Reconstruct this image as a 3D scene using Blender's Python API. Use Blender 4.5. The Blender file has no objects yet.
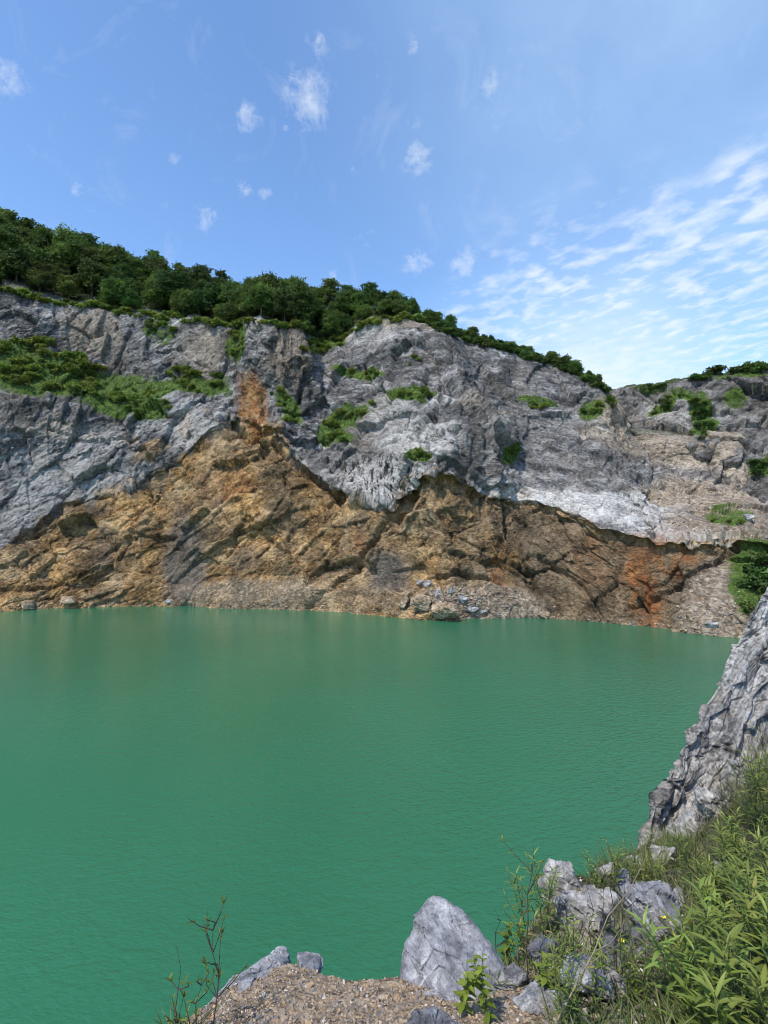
import bpy, bmesh, math, random
import numpy as np
from mathutils import Vector, Matrix
from mathutils.bvhtree import BVHTree

random.seed(11)
rng = np.random.default_rng(11)
SC = bpy.context.scene
COL = SC.collection
R = math.radians

# ------------------------------------------------------------------ camera model
F = 540.0
H = 14.0                     # eye height above the water (water is z = 0)
TH = math.atan(28.0 / F)     # slight upward pitch
CT, ST = math.cos(TH), math.sin(TH)


def ray(px, py):
    a = (np.asarray(px, float) - 384.0) / F
    b = (512.0 - np.asarray(py, float)) / F
    return a, CT - ST * b, ST + CT * b


def P(px, py, Y):
    dx, dy, dz = ray(px, py)
    t = np.asarray(Y, float) / dy
    return dx * t, dy * t, H + dz * t


def PV(px, py, Y):
    return Vector([float(c) for c in P(px, py, Y)])


def water_Y(px, py):
    dx, dy, dz = ray(px, py)
    return dy * (-H / dz)


# ------------------------------------------------------------------ noise
def _hash(ix, iy, iz, seed):
    h = (ix.astype(np.uint32) * np.uint32(374761393) + iy.astype(np.uint32) * np.uint32(668265263)
         + iz.astype(np.uint32) * np.uint32(2147483647 ^ 0x5bd1e995) + np.uint32((seed * 974634) & 0xffffffff))
    h = (h ^ (h >> np.uint32(13))) * np.uint32(1274126177)
    h = h ^ (h >> np.uint32(16))
    h = h * np.uint32(2246822519)
    return h ^ (h >> np.uint32(15))


def _u(h):
    return (h & np.uint32(0xffffff)).astype(np.float32) / np.float32(0xffffff)


def gnoise(p, seed=0):
    """gradient noise, about -1..1; p is (n,3)"""
    with np.errstate(over='ignore'):
        i = np.floor(p).astype(np.int64)
        f = (p - i).astype(np.float32)
        w = f * f * f * (f * (f * 6 - 15) + 10)
        out = np.zeros(len(p), np.float32)
        for cx in (0, 1):
            wx = w[:, 0] if cx else 1 - w[:, 0]
            for cy in (0, 1):
                wy = w[:, 1] if cy else 1 - w[:, 1]
                for cz in (0, 1):
                    wz = w[:, 2] if cz else 1 - w[:, 2]
                    h = _hash(i[:, 0] + cx, i[:, 1] + cy, i[:, 2] + cz, seed)
                    g0 = ((h & np.uint32(1023)).astype(np.float32) / 511.5 - 1)
                    g1 = (((h >> np.uint32(10)) & np.uint32(1023)).astype(np.float32) / 511.5 - 1)
                    g2 = (((h >> np.uint32(20)) & np.uint32(1023)).astype(np.float32) / 511.5 - 1)
                    out += wx * wy * wz * (g0 * (f[:, 0] - cx) + g1 * (f[:, 1] - cy) + g2 * (f[:, 2] - cz))
    return out * 1.25


def fbm(p, oct=4, seed=0, gain=0.5, lac=2.03):
    a, s, o = 1.0, 0.0, np.zeros(len(p), np.float32)
    q = p.copy()
    for k in range(oct):
        o += a * gnoise(q, seed + k * 17)
        s += a
        a *= gain
        q = q * lac + 3.7
    return o / s


def ridged(p, oct=4, seed=0, gain=0.5):
    a, s, o = 1.0, 0.0, np.zeros(len(p), np.float32)
    q = p.copy()
    for k in range(oct):
        o += a * (1 - 2 * np.abs(gnoise(q, seed + k * 31)))
        s += a
        a *= gain
        q = q * 2.1 + 5.1
    return o / s


def blocks(p, seed=0, tilt=1.0):
    """fractured rock: every Voronoi cell is a tilted facet. returns height (-1..1-ish) and crack (F2-F1)"""
    with np.errstate(over='ignore'):
        i = np.floor(p).astype(np.int64)
        n = len(p)
        d1 = np.full(n, 9e9, np.float32); d2 = np.full(n, 9e9, np.float32)
        hid = np.zeros(n, np.uint32)
        vec = np.zeros((n, 3), np.float32)
        for ox in (-1, 0, 1):
            for oy in (-1, 0, 1):
                for oz in (-1, 0, 1):
                    cx, cy, cz = i[:, 0] + ox, i[:, 1] + oy, i[:, 2] + oz
                    h = _hash(cx, cy, cz, seed)
                    q = np.stack([cx + (h & np.uint32(1023)).astype(np.float32) / 1023,
                                  cy + ((h >> np.uint32(10)) & np.uint32(1023)).astype(np.float32) / 1023,
                                  cz + ((h >> np.uint32(20)) & np.uint32(1023)).astype(np.float32) / 1023], 1)
                    v = (p - q).astype(np.float32)
                    d = (v * v).sum(1)
                    near = d < d1
                    d2 = np.where(near, d1, np.minimum(d2, d))
                    d1 = np.where(near, d, d1)
                    hid = np.where(near, h, hid)
                    vec = np.where(near[:, None], v, vec)
        h2 = _hash(hid, hid >> np.uint32(7), hid >> np.uint32(13), seed + 5)
        t = np.stack([_u(h2), _u(h2 * np.uint32(69069) + np.uint32(1)), _u(h2 * np.uint32(1664525) + np.uint32(7))], 1) * 2 - 1
        off = _u(hid * np.uint32(22695477) + np.uint32(3)) * 2 - 1
        return off * 0.6 + (vec * t).sum(1) * tilt, np.sqrt(d2) - np.sqrt(d1)


def sstep(a, b, x):
    t = np.clip((x - a) / (b - a), 0, 1)
    return t * t * (3 - 2 * t)


# ------------------------------------------------------------------ object helpers
def tag(o, label=None, cat=None, group=None, kind=None):
    if label: o['label'] = label
    if cat: o['category'] = cat
    if group: o['group'] = group
    if kind: o['kind'] = kind
    return o


def link(name, me, mat, parent=None):
    o = bpy.data.objects.new(name, me)
    COL.objects.link(o)
    if mat and not me.materials: me.materials.append(mat)
    if parent: o.parent = parent
    return o


def empty(name, loc=(0, 0, 0)):
    o = bpy.data.objects.new(name, None)
    COL.objects.link(o); o.location = loc
    o.empty_display_size = 0.2
    return o


def copy_tree(o, parent=None):
    c = o.copy(); COL.objects.link(c)
    if parent: c.parent = parent
    for ch in list(o.children): copy_tree(ch, c)
    return c


def np_mesh(name, verts, faces, smooth=True, attrs=None):
    """verts (n,3), faces (m,k) numpy of one k"""
    me = bpy.data.meshes.new(name)
    n, m, k = len(verts), len(faces), faces.shape[1]
    me.vertices.add(n); me.loops.add(m * k); me.polygons.add(m)
    me.vertices.foreach_set('co', np.ascontiguousarray(verts, np.float32).ravel())
    me.loops.foreach_set('vertex_index', np.ascontiguousarray(faces, np.int32).ravel())
    me.polygons.foreach_set('loop_start', np.arange(0, m * k, k, dtype=np.int32))
    me.polygons.foreach_set('use_smooth', np.full(m, smooth, bool))
    me.update(calc_edges=True)
    for an, arr in (attrs or {}).items():
        a = me.attributes.new(an, 'FLOAT', 'POINT')
        a.data.foreach_set('value', np.ascontiguousarray(arr, np.float32))
    return me


def grid_faces(nr, nc):
    idx = np.arange(nr * nc).reshape(nr, nc)
    return np.stack([idx[:-1, :-1], idx[:-1, 1:], idx[1:, 1:], idx[1:, :-1]], -1).reshape(-1, 4)


def grid_normals(V):
    du = np.gradient(V, axis=1); dv = np.gradient(V, axis=0)
    n = np.cross(du, dv)
    return n / (np.linalg.norm(n, axis=2, keepdims=True) + 1e-9)


def blur(A, k, it=2):
    for _ in range(it):
        for ax in (0, 1):
            pad = [(0, 0)] * A.ndim; pad[ax] = (k, k)
            B = np.pad(A, pad, mode='edge'); c = np.cumsum(B, axis=ax)
            z = np.zeros_like(np.take(c, [0], axis=ax)); c = np.concatenate([z, c], axis=ax)
            n = A.shape[ax]
            hi = np.take(c, np.arange(2 * k + 1, 2 * k + 1 + n), axis=ax); lo = np.take(c, np.arange(0, n), axis=ax)
            A = (hi - lo) / (2 * k + 1)
    return A


def bvh_of(V, faces):
    return BVHTree.FromPolygons([tuple(v) for v in V], [tuple(int(i) for i in f) for f in faces])


# ------------------------------------------------------------------ node helpers
class NT:
    def __init__(self, mat):
        self.t = mat.node_tree; self.n = self.t.nodes; self.l = self.t.links

    def node(self, typ, **kw):
        nd = self.n.new(typ)
        for k, v in kw.items(): setattr(nd, k, v)
        return nd

    def set(self, sock, v):
        if hasattr(v, 'is_output'): self.l.new(v, sock)
        elif isinstance(v, (tuple, list)) and len(v) == 3 and sock.type == 'RGBA': sock.default_value = (*v, 1)
        else: sock.default_value = v

    def math(self, op, a, b=None, c=None, clamp=False):
        nd = self.node('ShaderNodeMath', operation=op, use_clamp=clamp)
        for s, v in zip(nd.inputs, (a, b, c)):
            if v is not None: self.set(s, v)
        return nd.outputs[0]

    def vmath(self, op, a, b=None):
        nd = self.node('ShaderNodeVectorMath', operation=op)
        self.set(nd.inputs[0], a)
        if b is not None: self.set(nd.inputs[3 if op == 'SCALE' else 1], b)
        return nd.outputs['Value'] if op in ('LENGTH', 'DISTANCE', 'DOT_PRODUCT') else nd.outputs[0]

    def mix(self, fac, a, b, blend='MIX'):
        nd = self.node('ShaderNodeMix', data_type='RGBA', blend_type=blend)
        self.set(nd.inputs[0], fac); self.set(nd.inputs[6], a); self.set(nd.inputs[7], b)
        return nd.outputs[2]

    def noise(self, vec, scale, detail=4, rough=0.5, dist=0.0):
        nd = self.node('ShaderNodeTexNoise')
        if vec is not None: self.l.new(vec, nd.inputs['Vector'])
        nd.inputs['Scale'].default_value = scale; nd.inputs['Detail'].default_value = detail
        nd.inputs['Roughness'].default_value = rough; nd.inputs['Distortion'].default_value = dist
        return nd.outputs['Fac']

    def voro(self, vec, scale, feature='F1', out='Distance', rand=1.0):
        nd = self.node('ShaderNodeTexVoronoi', feature=feature)
        if vec is not None: self.l.new(vec, nd.inputs['Vector'])
        nd.inputs['Scale'].default_value = scale; nd.inputs['Randomness'].default_value = rand
        return nd.outputs[out]

    def ramp(self, fac, stops, interp='LINEAR'):
        nd = self.node('ShaderNodeValToRGB'); cr = nd.color_ramp; cr.interpolation = interp
        while len(cr.elements) < len(stops): cr.elements.new(0.5)
        for e, (p, c) in zip(cr.elements, stops):
            e.position = p; e.color = (*c, 1) if not isinstance(c, (int, float)) else (c, c, c, 1)
        self.l.new(fac, nd.inputs[0])
        return nd.outputs[0]

    def maprange(self, v, a, b, c=0.0, d=1.0):
        nd = self.node('ShaderNodeMapRange')
        for s, x in zip(nd.inputs, (v, a, b, c, d)): self.set(s, x)
        return nd.outputs[0]

    def mapping(self, vec, scale=(1, 1, 1), rot=(0, 0, 0), loc=(0, 0, 0)):
        if any(rot):
            n0 = self.node('ShaderNodeMapping'); self.l.new(vec, n0.inputs[0]); n0.inputs['Rotation'].default_value = rot
            vec = n0.outputs[0]
        nd = self.node('ShaderNodeMapping')
        self.l.new(vec, nd.inputs[0])
        nd.inputs['Scale'].default_value = scale; nd.inputs['Location'].default_value = loc
        return nd.outputs[0]

    def attr(self, name):
        return self.node('ShaderNodeAttribute', attribute_name=name).outputs['Fac']

    def xyz(self, x, y, z):
        nd = self.node('ShaderNodeCombineXYZ')
        for s_, v_ in zip(nd.inputs, (x, y, z)): self.set(s_, v_)
        return nd.outputs[0]

    def bump(self, h, strength, dist, prev=None):
        nd = self.node('ShaderNodeBump')
        self.l.new(h, nd.inputs['Height']); nd.inputs['Strength'].default_value = strength; nd.inputs['Distance'].default_value = dist
        if prev is not None: self.l.new(prev, nd.inputs['Normal'])
        return nd.outputs[0]


def new_mat(name):
    m = bpy.data.materials.new(name); m.use_nodes = True
    nt = NT(m)
    b = nt.n['Principled BSDF']
    return m, nt, b


def objpos(nt):
    return nt.node('ShaderNodeTexCoord').outputs['Object']


# ------------------------------------------------------------------ materials
def mat_cliff():
    m, nt, b = new_mat('quarry_rock')
    p = objpos(nt)
    sp_ = nt.node('ShaderNodeSeparateXYZ'); nt.l.new(p, sp_.inputs[0])
    # bedding: 'bedz' is the height above the bed, which follows the dip of the layers along the wall
    bedp = nt.xyz(sp_.outputs[0], sp_.outputs[1], nt.attr('bedz'))
    n_bed = nt.noise(nt.mapping(bedp, (0.30, 0.30, 1.7)), 0.42, 9, 0.66, 0.5)
    n_big = nt.noise(p, 0.06, 5, 0.6)
    n_mid = nt.noise(p, 0.26, 8, 0.68, 0.4)
    n_fine = nt.noise(p, 1.5, 8, 0.74)
    cell = nt.voro(nt.mapping(bedp, (0.7, 0.7, 1.4)), 0.8, 'F1', 'Color')
    cellv = nt.math('MULTIPLY', nt.vmath('LENGTH', cell), 0.58)
    n_str = nt.noise(nt.mapping(p, (1.0, 1.0, 0.10)), 0.55, 6, 0.6, 0.2)
    # thin dark joints, along the beds and across them
    j1 = nt.math('ABSOLUTE', nt.math('SUBTRACT', nt.noise(nt.mapping(bedp, (0.22, 0.22, 1.3), (0, 0, 0), (4, 4, 4)), 0.55, 5, 0.6, 0.8), 0.5))
    j2 = nt.math('ABSOLUTE', nt.math('SUBTRACT', nt.noise(nt.mapping(bedp, (1.0, 1.0, 0.55), (0, R(35), 0), (9, 1, 4)), 0.42, 5, 0.6, 0.6), 0.5))
    joint = nt.math('MAXIMUM', nt.maprange(j1, 0.0, 0.040, 1.0, 0.0), nt.maprange(j2, 0.0, 0.030, 1.0, 0.0))
    joint = nt.math('MULTIPLY', joint, nt.maprange(nt.noise(p, 0.35, 4, 0.6), 0.38, 0.56, 0.0, 1.0))
    mottle = nt.ramp(nt.noise(nt.mapping(bedp, (0.8, 0.8, 1.5)), 1.9, 9, 0.78), [(0.36, 0.58), (0.49, 1.0), (0.62, 1.32)])
    tone = nt.ramp(nt.noise(nt.mapping(bedp, (0.55, 0.55, 1.0), (0, 0, 0), (1, 2, 3)), 0.16, 5, 0.55, 0.8), [(0.38, 0.52), (0.48, 0.88), (0.60, 1.35)])
    g = nt.math('ADD', nt.math('MULTIPLY', n_bed, 0.50), nt.math('MULTIPLY', n_fine, 0.36))
    g = nt.math('ADD', g, nt.math('MULTIPLY', cellv, 0.13))
    grey = nt.ramp(g, [(0.42, (0.060, 0.059, 0.061)), (0.47, (0.140, 0.138, 0.139)), (0.525, (0.250, 0.245, 0.241)), (0.59, (0.46, 0.445, 0.42))])
    warm = nt.ramp(n_mid, [(0.35, (0.15, 0.140, 0.130)), (0.62, (0.32, 0.275, 0.225))])
    grey = nt.mix(nt.maprange(n_big, 0.47, 0.64, 0.0, 0.6), grey, warm)
    grey = nt.mix(nt.maprange(n_str, 0.56, 0.68, 0.0, 0.5), grey, (0.085, 0.075, 0.066))
    o = nt.math('ADD', nt.math('MULTIPLY', n_mid, 0.46), nt.math('MULTIPLY', n_fine, 0.46))
    o = nt.math('ADD', o, nt.math('MULTIPLY', cellv, 0.1))
    och = nt.ramp(o, [(0.41, (0.085, 0.054, 0.027)), (0.465, (0.255, 0.155, 0.064)), (0.525, (0.42, 0.270, 0.115)), (0.59, (0.58, 0.43, 0.24))])
    ochg = nt.ramp(o, [(0.41, (0.075, 0.057, 0.036)), (0.48, (0.225, 0.168, 0.098)), (0.58, (0.44, 0.345, 0.22))])
    och = nt.mix(nt.maprange(nt.noise(p, 0.09, 5, 0.6), 0.44, 0.58, 0.0, 0.9), och, ochg)
    och = nt.mix(nt.maprange(nt.noise(nt.mapping(p, (1, 1, 0.5), (0, 0, 0), (31, 5, 9)), 0.22, 5, 0.6), 0.62, 0.74, 0.0, 0.6), och, (0.42, 0.215, 0.075))
    och = nt.mix(nt.maprange(nt.noise(nt.mapping(p, (1, 1, 0.6), (0, 0, 0), (3, 15, 2)), 0.17, 6, 0.65), 0.56, 0.68, 0.0, 0.8), och, nt.ramp(o, [(0.40, (0.065, 0.053, 0.040)), (0.60, (0.27, 0.22, 0.165))]))
    grey = nt.mix(1.0, nt.mix(1.0, grey, tone, 'MULTIPLY'), (0.86, 0.855, 0.85), 'MULTIPLY')
    och = nt.mix(1.0, och, (0.93, 0.865, 0.79), 'MULTIPLY')
    och = nt.mix(1.0, och, nt.ramp(nt.noise(nt.mapping(p, (1, 1, 1.2), (0, 0, 0), (8, 2, 6)), 0.11, 4, 0.55, 0.6), [(0.40, 0.55), (0.50, 0.95), (0.60, 1.22)]), 'MULTIPLY')
    c = nt.mix(nt.attr('ochre'), grey, och)
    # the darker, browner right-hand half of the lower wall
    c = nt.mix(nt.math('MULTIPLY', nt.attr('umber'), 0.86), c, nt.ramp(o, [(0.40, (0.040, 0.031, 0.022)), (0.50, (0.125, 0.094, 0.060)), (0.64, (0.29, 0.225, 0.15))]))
    c = nt.mix(nt.math('MULTIPLY', nt.attr('slate'), 0.85), c, nt.ramp(o, [(0.40, (0.045, 0.041, 0.037)), (0.60, (0.175, 0.158, 0.135))]))
    c = nt.mix(nt.math('MULTIPLY', nt.attr('beige'), 0.9), c, nt.ramp(o, [(0.39, (0.16, 0.130, 0.100)), (0.48, (0.34, 0.275, 0.205)), (0.60, (0.54, 0.46, 0.36))]))
    c = nt.mix(nt.math('MULTIPLY', nt.attr('pale'), nt.maprange(nt.math('ADD', g, nt.math('MULTIPLY', n_str, 0.25)), 0.51, 0.64)), c, (0.56, 0.54, 0.51))
    c = nt.mix(nt.math('MULTIPLY', nt.attr('drip'), nt.maprange(nt.noise(nt.mapping(p, (1, 1, 0.05), (0, 0, 0), (3, 8, 1)), 0.9, 4, 0.6), 0.50, 0.60)), c, (0.055, 0.050, 0.048))
    c = nt.mix(nt.math('MULTIPLY', nt.attr('rust'), nt.maprange(n_str, 0.40, 0.58)), c, nt.ramp(n_mid, [(0.35, (0.17, 0.052, 0.018)), (0.65, (0.42, 0.185, 0.058))]))
    scree = nt.ramp(nt.math('ADD', nt.math('MULTIPLY', n_fine, 0.6), nt.math('MULTIPLY', nt.vmath('LENGTH', nt.voro(p, 1.8, 'F1', 'Color')), 0.24)),
                    [(0.35, (0.125, 0.096, 0.068)), (0.52, (0.275, 0.215, 0.155)), (0.68, (0.47, 0.40, 0.32))])
    c = nt.mix(nt.attr('scree'), c, scree)
    c = nt.mix(nt.math('MULTIPLY', joint, 0.62), c, nt.mix(0.25, (0.026, 0.023, 0.021), c))
    c = nt.mix(1.0, c, mottle, 'MULTIPLY')
    veg = nt.ramp(n_fine, [(0.40, (0.024, 0.050, 0.010)), (0.52, (0.075, 0.130, 0.022)), (0.62, (0.155, 0.200, 0.050))])
    vedge = nt.math('ADD', nt.math('MULTIPLY', nt.math('SUBTRACT', n_mid, 0.5), 1.9), nt.math('MULTIPLY', nt.math('SUBTRACT', n_fine, 0.5), 2.2))
    c = nt.mix(nt.maprange(nt.math('ADD', nt.attr('green'), vedge), 0.50, 0.72), c, veg)
    soil = nt.ramp(n_fine, [(0.35, (0.030, 0.042, 0.014)), (0.65, (0.075, 0.095, 0.030))])
    c = nt.mix(nt.attr('wood'), c, soil)
    nt.set(b.inputs['Base Color'], c)
    b.inputs['Roughness'].default_value = 0.9
    b.inputs['Specular IOR Level'].default_value = 0.25
    crack = nt.voro(nt.mapping(bedp, (0.8, 0.8, 1.5)), 0.9, 'DISTANCE_TO_EDGE')
    hgt = nt.math('ADD', nt.math('MULTIPLY', nt.maprange(crack, 0.0, 0.10), 0.22), nt.noise(p, 1.2, 10, 0.76))
    bed2 = nt.noise(nt.mapping(bedp, (0.3, 0.3, 2.4)), 0.7, 7, 0.66, 0.4)
    hgt = nt.math('ADD', hgt, nt.math('MULTIPLY', bed2, 0.55))
    hgt = nt.math('SUBTRACT', hgt, nt.math('MULTIPLY', joint, 0.22))
    nt.set(b.inputs['Normal'], nt.bump(hgt, 0.7, 1.1))
    return m


def mat_near_rock(name, dark, mid, light, vein=0.6, warm=None, dipx=20, dipy=-60, scale=1.0, warmth=(0.55, 0.7)):
    """grey limestone seen close: mottled, streaked along its bedding, white calcite veins"""
    m, nt, b = new_mat(name)
    p = nt.mapping(objpos(nt), (scale,) * 3)
    bed = nt.mapping(p, (0.6, 0.6, 3.2), (R(dipx), R(dipy), 0))
    n1 = nt.noise(bed, 1.7, 9, 0.66, 0.5)
    n2 = nt.noise(p, 6.0, 9, 0.7)
    n3 = nt.noise(p, 0.9, 5, 0.6, 0.3)
    v = nt.math('ADD', nt.math('MULTIPLY', n1, 0.5), nt.math('ADD', nt.math('MULTIPLY', n2, 0.3), nt.math('MULTIPLY', n3, 0.2)))
    c = nt.ramp(v, [(0.40, dark), (0.49, mid), (0.60, light)])
    vn = nt.noise(nt.mapping(p, (1, 1, 1), (0, 0, 0), (5, 3, 1)), 2.2, 5, 0.55, 1.5)
    line = nt.maprange(nt.math('ABSOLUTE', nt.math('SUBTRACT', vn, 0.5)), 0.0, 0.018, 1.0, 0.0)
    line = nt.math('MULTIPLY', line, nt.maprange(n3, 0.45, 0.6, 0.0, vein))
    c = nt.mix(line, c, (0.62, 0.61, 0.59))
    if warm: c = nt.mix(nt.maprange(nt.noise(p, 1.5, 6, 0.62, 0.3), *warmth, 0.0, 0.85), c, warm)
    c = nt.mix(1.0, c, nt.ramp(nt.noise(p, 9.0, 9, 0.76), [(0.38, 0.55), (0.49, 0.95), (0.60, 1.30)]), 'MULTIPLY')
    speck = nt.maprange(nt.noise(p, 26, 4, 0.7), 0.58, 0.72, 0.0, 0.5)
    c = nt.mix(speck, c, light)
    nt.set(b.inputs['Base Color'], c)
    b.inputs['Roughness'].default_value = 0.85
    b.inputs['Specular IOR Level'].default_value = 0.3
    hgt = nt.math('ADD', nt.math('MULTIPLY', n1, 1.0), nt.math('MULTIPLY', nt.noise(p, 9, 10, 0.72), 0.45))
    nt.set(b.inputs['Normal'], nt.bump(hgt, 0.9, 0.05 / scale))
    return m


def mat_slab():
    """streaked limestone: the attributes run along the strata, across them and out of the face"""
    m, nt, b = new_mat('leaning_slab_rock')
    p = objpos(nt)
    q = nt.xyz(nt.attr('along'), nt.attr('across'), nt.attr('out'))
    s1 = nt.noise(nt.mapping(q, (0.22, 1.5, 1.0)), 2.6, 9, 0.70, 0.6)
    s2 = nt.noise(nt.mapping(q, (0.13, 1.1, 0.8), (0, 0, 0), (7, 3, 1)), 3.4, 8, 0.68, 0.6)
    n2 = nt.noise(p, 12.0, 10, 0.76)
    n3 = nt.noise(p, 0.55, 5, 0.6, 0.3)
    c = nt.ramp(nt.math('ADD', nt.math('MULTIPLY', s1, 0.75), nt.math('MULTIPLY', n3, 0.25)), [(0.40, (0.13, 0.122, 0.112)), (0.47, (0.33, 0.313, 0.287)), (0.55, (0.52, 0.495, 0.455))])
    c = nt.mix(1.0, c, nt.ramp(n2, [(0.38, 0.38), (0.48, 0.90), (0.58, 1.3)]), 'MULTIPLY')
    c = nt.mix(nt.maprange(s2, 0.53, 0.60, 0.0, 0.75), c, nt.ramp(n2, [(0.38, (0.060, 0.057, 0.056)), (0.62, (0.19, 0.18, 0.172))]))
    c = nt.mix(nt.maprange(nt.noise(p, 0.8, 7, 0.65, 0.3), 0.53, 0.66, 0.0, 0.75), c, nt.ramp(n2, [(0.38, (0.17, 0.135, 0.10)), (0.6, (0.40, 0.345, 0.27))]))
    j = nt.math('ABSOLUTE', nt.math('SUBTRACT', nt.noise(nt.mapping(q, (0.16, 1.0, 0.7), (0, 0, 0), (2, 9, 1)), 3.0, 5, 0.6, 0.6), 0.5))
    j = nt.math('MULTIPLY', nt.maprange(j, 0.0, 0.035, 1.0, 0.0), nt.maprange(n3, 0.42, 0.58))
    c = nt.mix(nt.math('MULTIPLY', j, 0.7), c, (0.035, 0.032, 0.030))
    nt.set(b.inputs['Base Color'], c)
    b.inputs['Roughness'].default_value = 0.9
    b.inputs['Specular IOR Level'].default_value = 0.25
    h = nt.math('ADD', nt.math('MULTIPLY', s1, 0.8), nt.math('ADD', nt.math('MULTIPLY', s2, -0.35), nt.noise(p, 5.5, 11, 0.76)))
    h = nt.math('SUBTRACT', h, nt.math('MULTIPLY', j, 0.25))
    nt.set(b.inputs['Normal'], nt.bump(h, 0.9, 0.11))
    return m


def mat_leaf(name, dark, light, trans=0.35, rough=0.55, hue_var=0.03, val_var=0.35, scl=(0.2, 0.8), aged=False):
    m, nt, b = new_mat(name)
    info = nt.node('ShaderNodeObjectInfo')
    t = nt.attr('tint')
    c = nt.ramp(t, [(scl[0], dark), (scl[1], light)] + ([(0.95, light), (0.99, (0.42, 0.35, 0.10))] if aged else []))
    hs = nt.node('ShaderNodeHueSaturation')
    nt.set(hs.inputs['Color'], c)
    nt.set(hs.inputs['Hue'], nt.maprange(info.outputs['Random'], 0, 1, 0.5 - hue_var, 0.5 + hue_var))
    nt.set(hs.inputs['Value'], nt.maprange(nt.math('FRACT', nt.math('MULTIPLY', info.outputs['Random'], 7.31)), 0, 1, 1 - val_var, 1 + val_var))
    c = hs.outputs[0]
    nt.set(b.inputs['Base Color'], c)
    b.inputs['Roughness'].default_value = rough
    b.inputs['Specular IOR Level'].default_value = 0.35
    tr = nt.node('ShaderNodeBsdfTranslucent')
    nt.set(tr.inputs['Color'], nt.mix(1.0, c, (1.25, 1.15, 0.6), 'MULTIPLY'))
    mx = nt.node('ShaderNodeMixShader'); mx.inputs[0].default_value = trans
    nt.l.new(b.outputs[0], mx.inputs[1]); nt.l.new(tr.outputs[0], mx.inputs[2])
    nt.l.new(mx.outputs[0], nt.n['Material Output'].inputs['Surface'])
    return m


def mat_plain(name, c1, c2, scale=20, rough=0.85):
    m, nt, b = new_mat(name)
    nt.set(b.inputs['Base Color'], nt.ramp(nt.noise(objpos(nt), scale, 5, 0.6), [(0.35, c1), (0.65, c2)]))
    b.inputs['Roughness'].default_value = rough
    return m


def mat_gravel():
    m, nt, b = new_mat('gravel_stone')
    t = nt.attr('tint')
    c = nt.ramp(t, [(0.0, (0.10, 0.095, 0.095)), (0.22, (0.19, 0.18, 0.178)), (0.42, (0.30, 0.22, 0.145)), (0.62, (0.33, 0.275, 0.215)), (0.84, (0.46, 0.30, 0.15)), (1.0, (0.58, 0.53, 0.46))])
    n = nt.noise(objpos(nt), 45, 6, 0.7)
    c = nt.mix(nt.maprange(n, 0.35, 0.7, 0.0, 0.45), c, (0.15, 0.112, 0.078))
    nt.set(b.inputs['Base Color'], c)
    b.inputs['Roughness'].default_value = 0.9
    nt.set(b.inputs['Normal'], nt.bump(nt.noise(objpos(nt), 70, 6, 0.7), 0.5, 0.01))
    return m


def mat_bank():
    m, nt, b = new_mat('bank_soil')
    p = objpos(nt)
    n1 = nt.noise(p, 1.1, 6, 0.62); n2 = nt.noise(p, 14, 8, 0.72)
    stone = nt.vmath('LENGTH', nt.voro(p, 26, 'F1', 'Color'))
    v = nt.math('ADD', nt.math('MULTIPLY', n2, 0.7), nt.math('MULTIPLY', stone, 0.17))
    soil = nt.ramp(v, [(0.36, (0.10, 0.068, 0.043)), (0.46, (0.225, 0.158, 0.100)), (0.56, (0.33, 0.245, 0.165)), (0.66, (0.44, 0.365, 0.275))])
    soil = nt.mix(nt.maprange(n1, 0.5, 0.66, 0.0, 0.6), soil, nt.ramp(v, [(0.35, (0.12, 0.085, 0.05)), (0.62, (0.33, 0.235, 0.14))]))
    weedy = nt.ramp(n2, [(0.35, (0.028, 0.030, 0.014)), (0.52, (0.075, 0.072, 0.036)), (0.68, (0.16, 0.14, 0.085))])
    c = nt.mix(nt.attr('weedy'), soil, weedy)
    rocky = nt.ramp(nt.noise(p, 3.5, 9, 0.7), [(0.38, (0.07, 0.07, 0.072)), (0.55, (0.21, 0.205, 0.20)), (0.66, (0.37, 0.36, 0.34))])
    c = nt.mix(nt.attr('rocky'), c, rocky)
    nt.set(b.inputs['Base Color'], c)
    b.inputs['Roughness'].default_value = 0.95
    b.inputs['Specular IOR Level'].default_value = 0.2
    h = nt.math('ADD', n2, nt.math('MULTIPLY', nt.maprange(nt.voro(p, 30, 'F1', 'Distance'), 0.1, 0.7, 1.0, 0.0), 0.6))
    nt.set(b.inputs['Normal'], nt.bump(h, 0.8, 0.03))
    return m


def mat_water():
    m, nt, b = new_mat('jade_water')
    p = objpos(nt)
    big = nt.noise(nt.mapping(p, (1, 0.55, 1)), 0.035, 3, 0.5)
    c = nt.ramp(big, [(0.35, (0.0250, 0.126, 0.061)), (0.65, (0.0305, 0.146, 0.073))])
    nt.set(b.inputs['Base Color'], c)
    b.inputs['Roughness'].default_value = 0.15
    b.inputs['IOR'].default_value = 1.33
    b.inputs['Specular IOR Level'].default_value = 0.5
    w1 = nt.mapping(p, (1.0, 1.9, 1.0), (0, 0, R(-24)))
    w2 = nt.mapping(p, (1.0, 2.2, 1.0), (0, 0, R(12)))
    n1 = nt.noise(w1, 1.25, 3, 0.5, 0.6)
    n2 = nt.noise(w2, 3.0, 3, 0.5, 0.4)
    patch = nt.maprange(nt.noise(p, 0.05, 3, 0.5), 0.35, 0.65, 0.55, 1.25)
    # the breeze reaches the right-hand half more than the left
    sx = nt.node('ShaderNodeSeparateXYZ'); nt.l.new(p, sx.inputs[0])
    gust = nt.math('MULTIPLY', nt.maprange(sx.outputs[0], -22, 12, 0.5, 1.6), patch)
    h = nt.math('MULTIPLY', nt.math('ADD', n1, nt.math('MULTIPLY', n2, 0.45)), gust)
    nt.set(b.inputs['Normal'], nt.bump(h, 0.55, 0.15))
    return m


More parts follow.
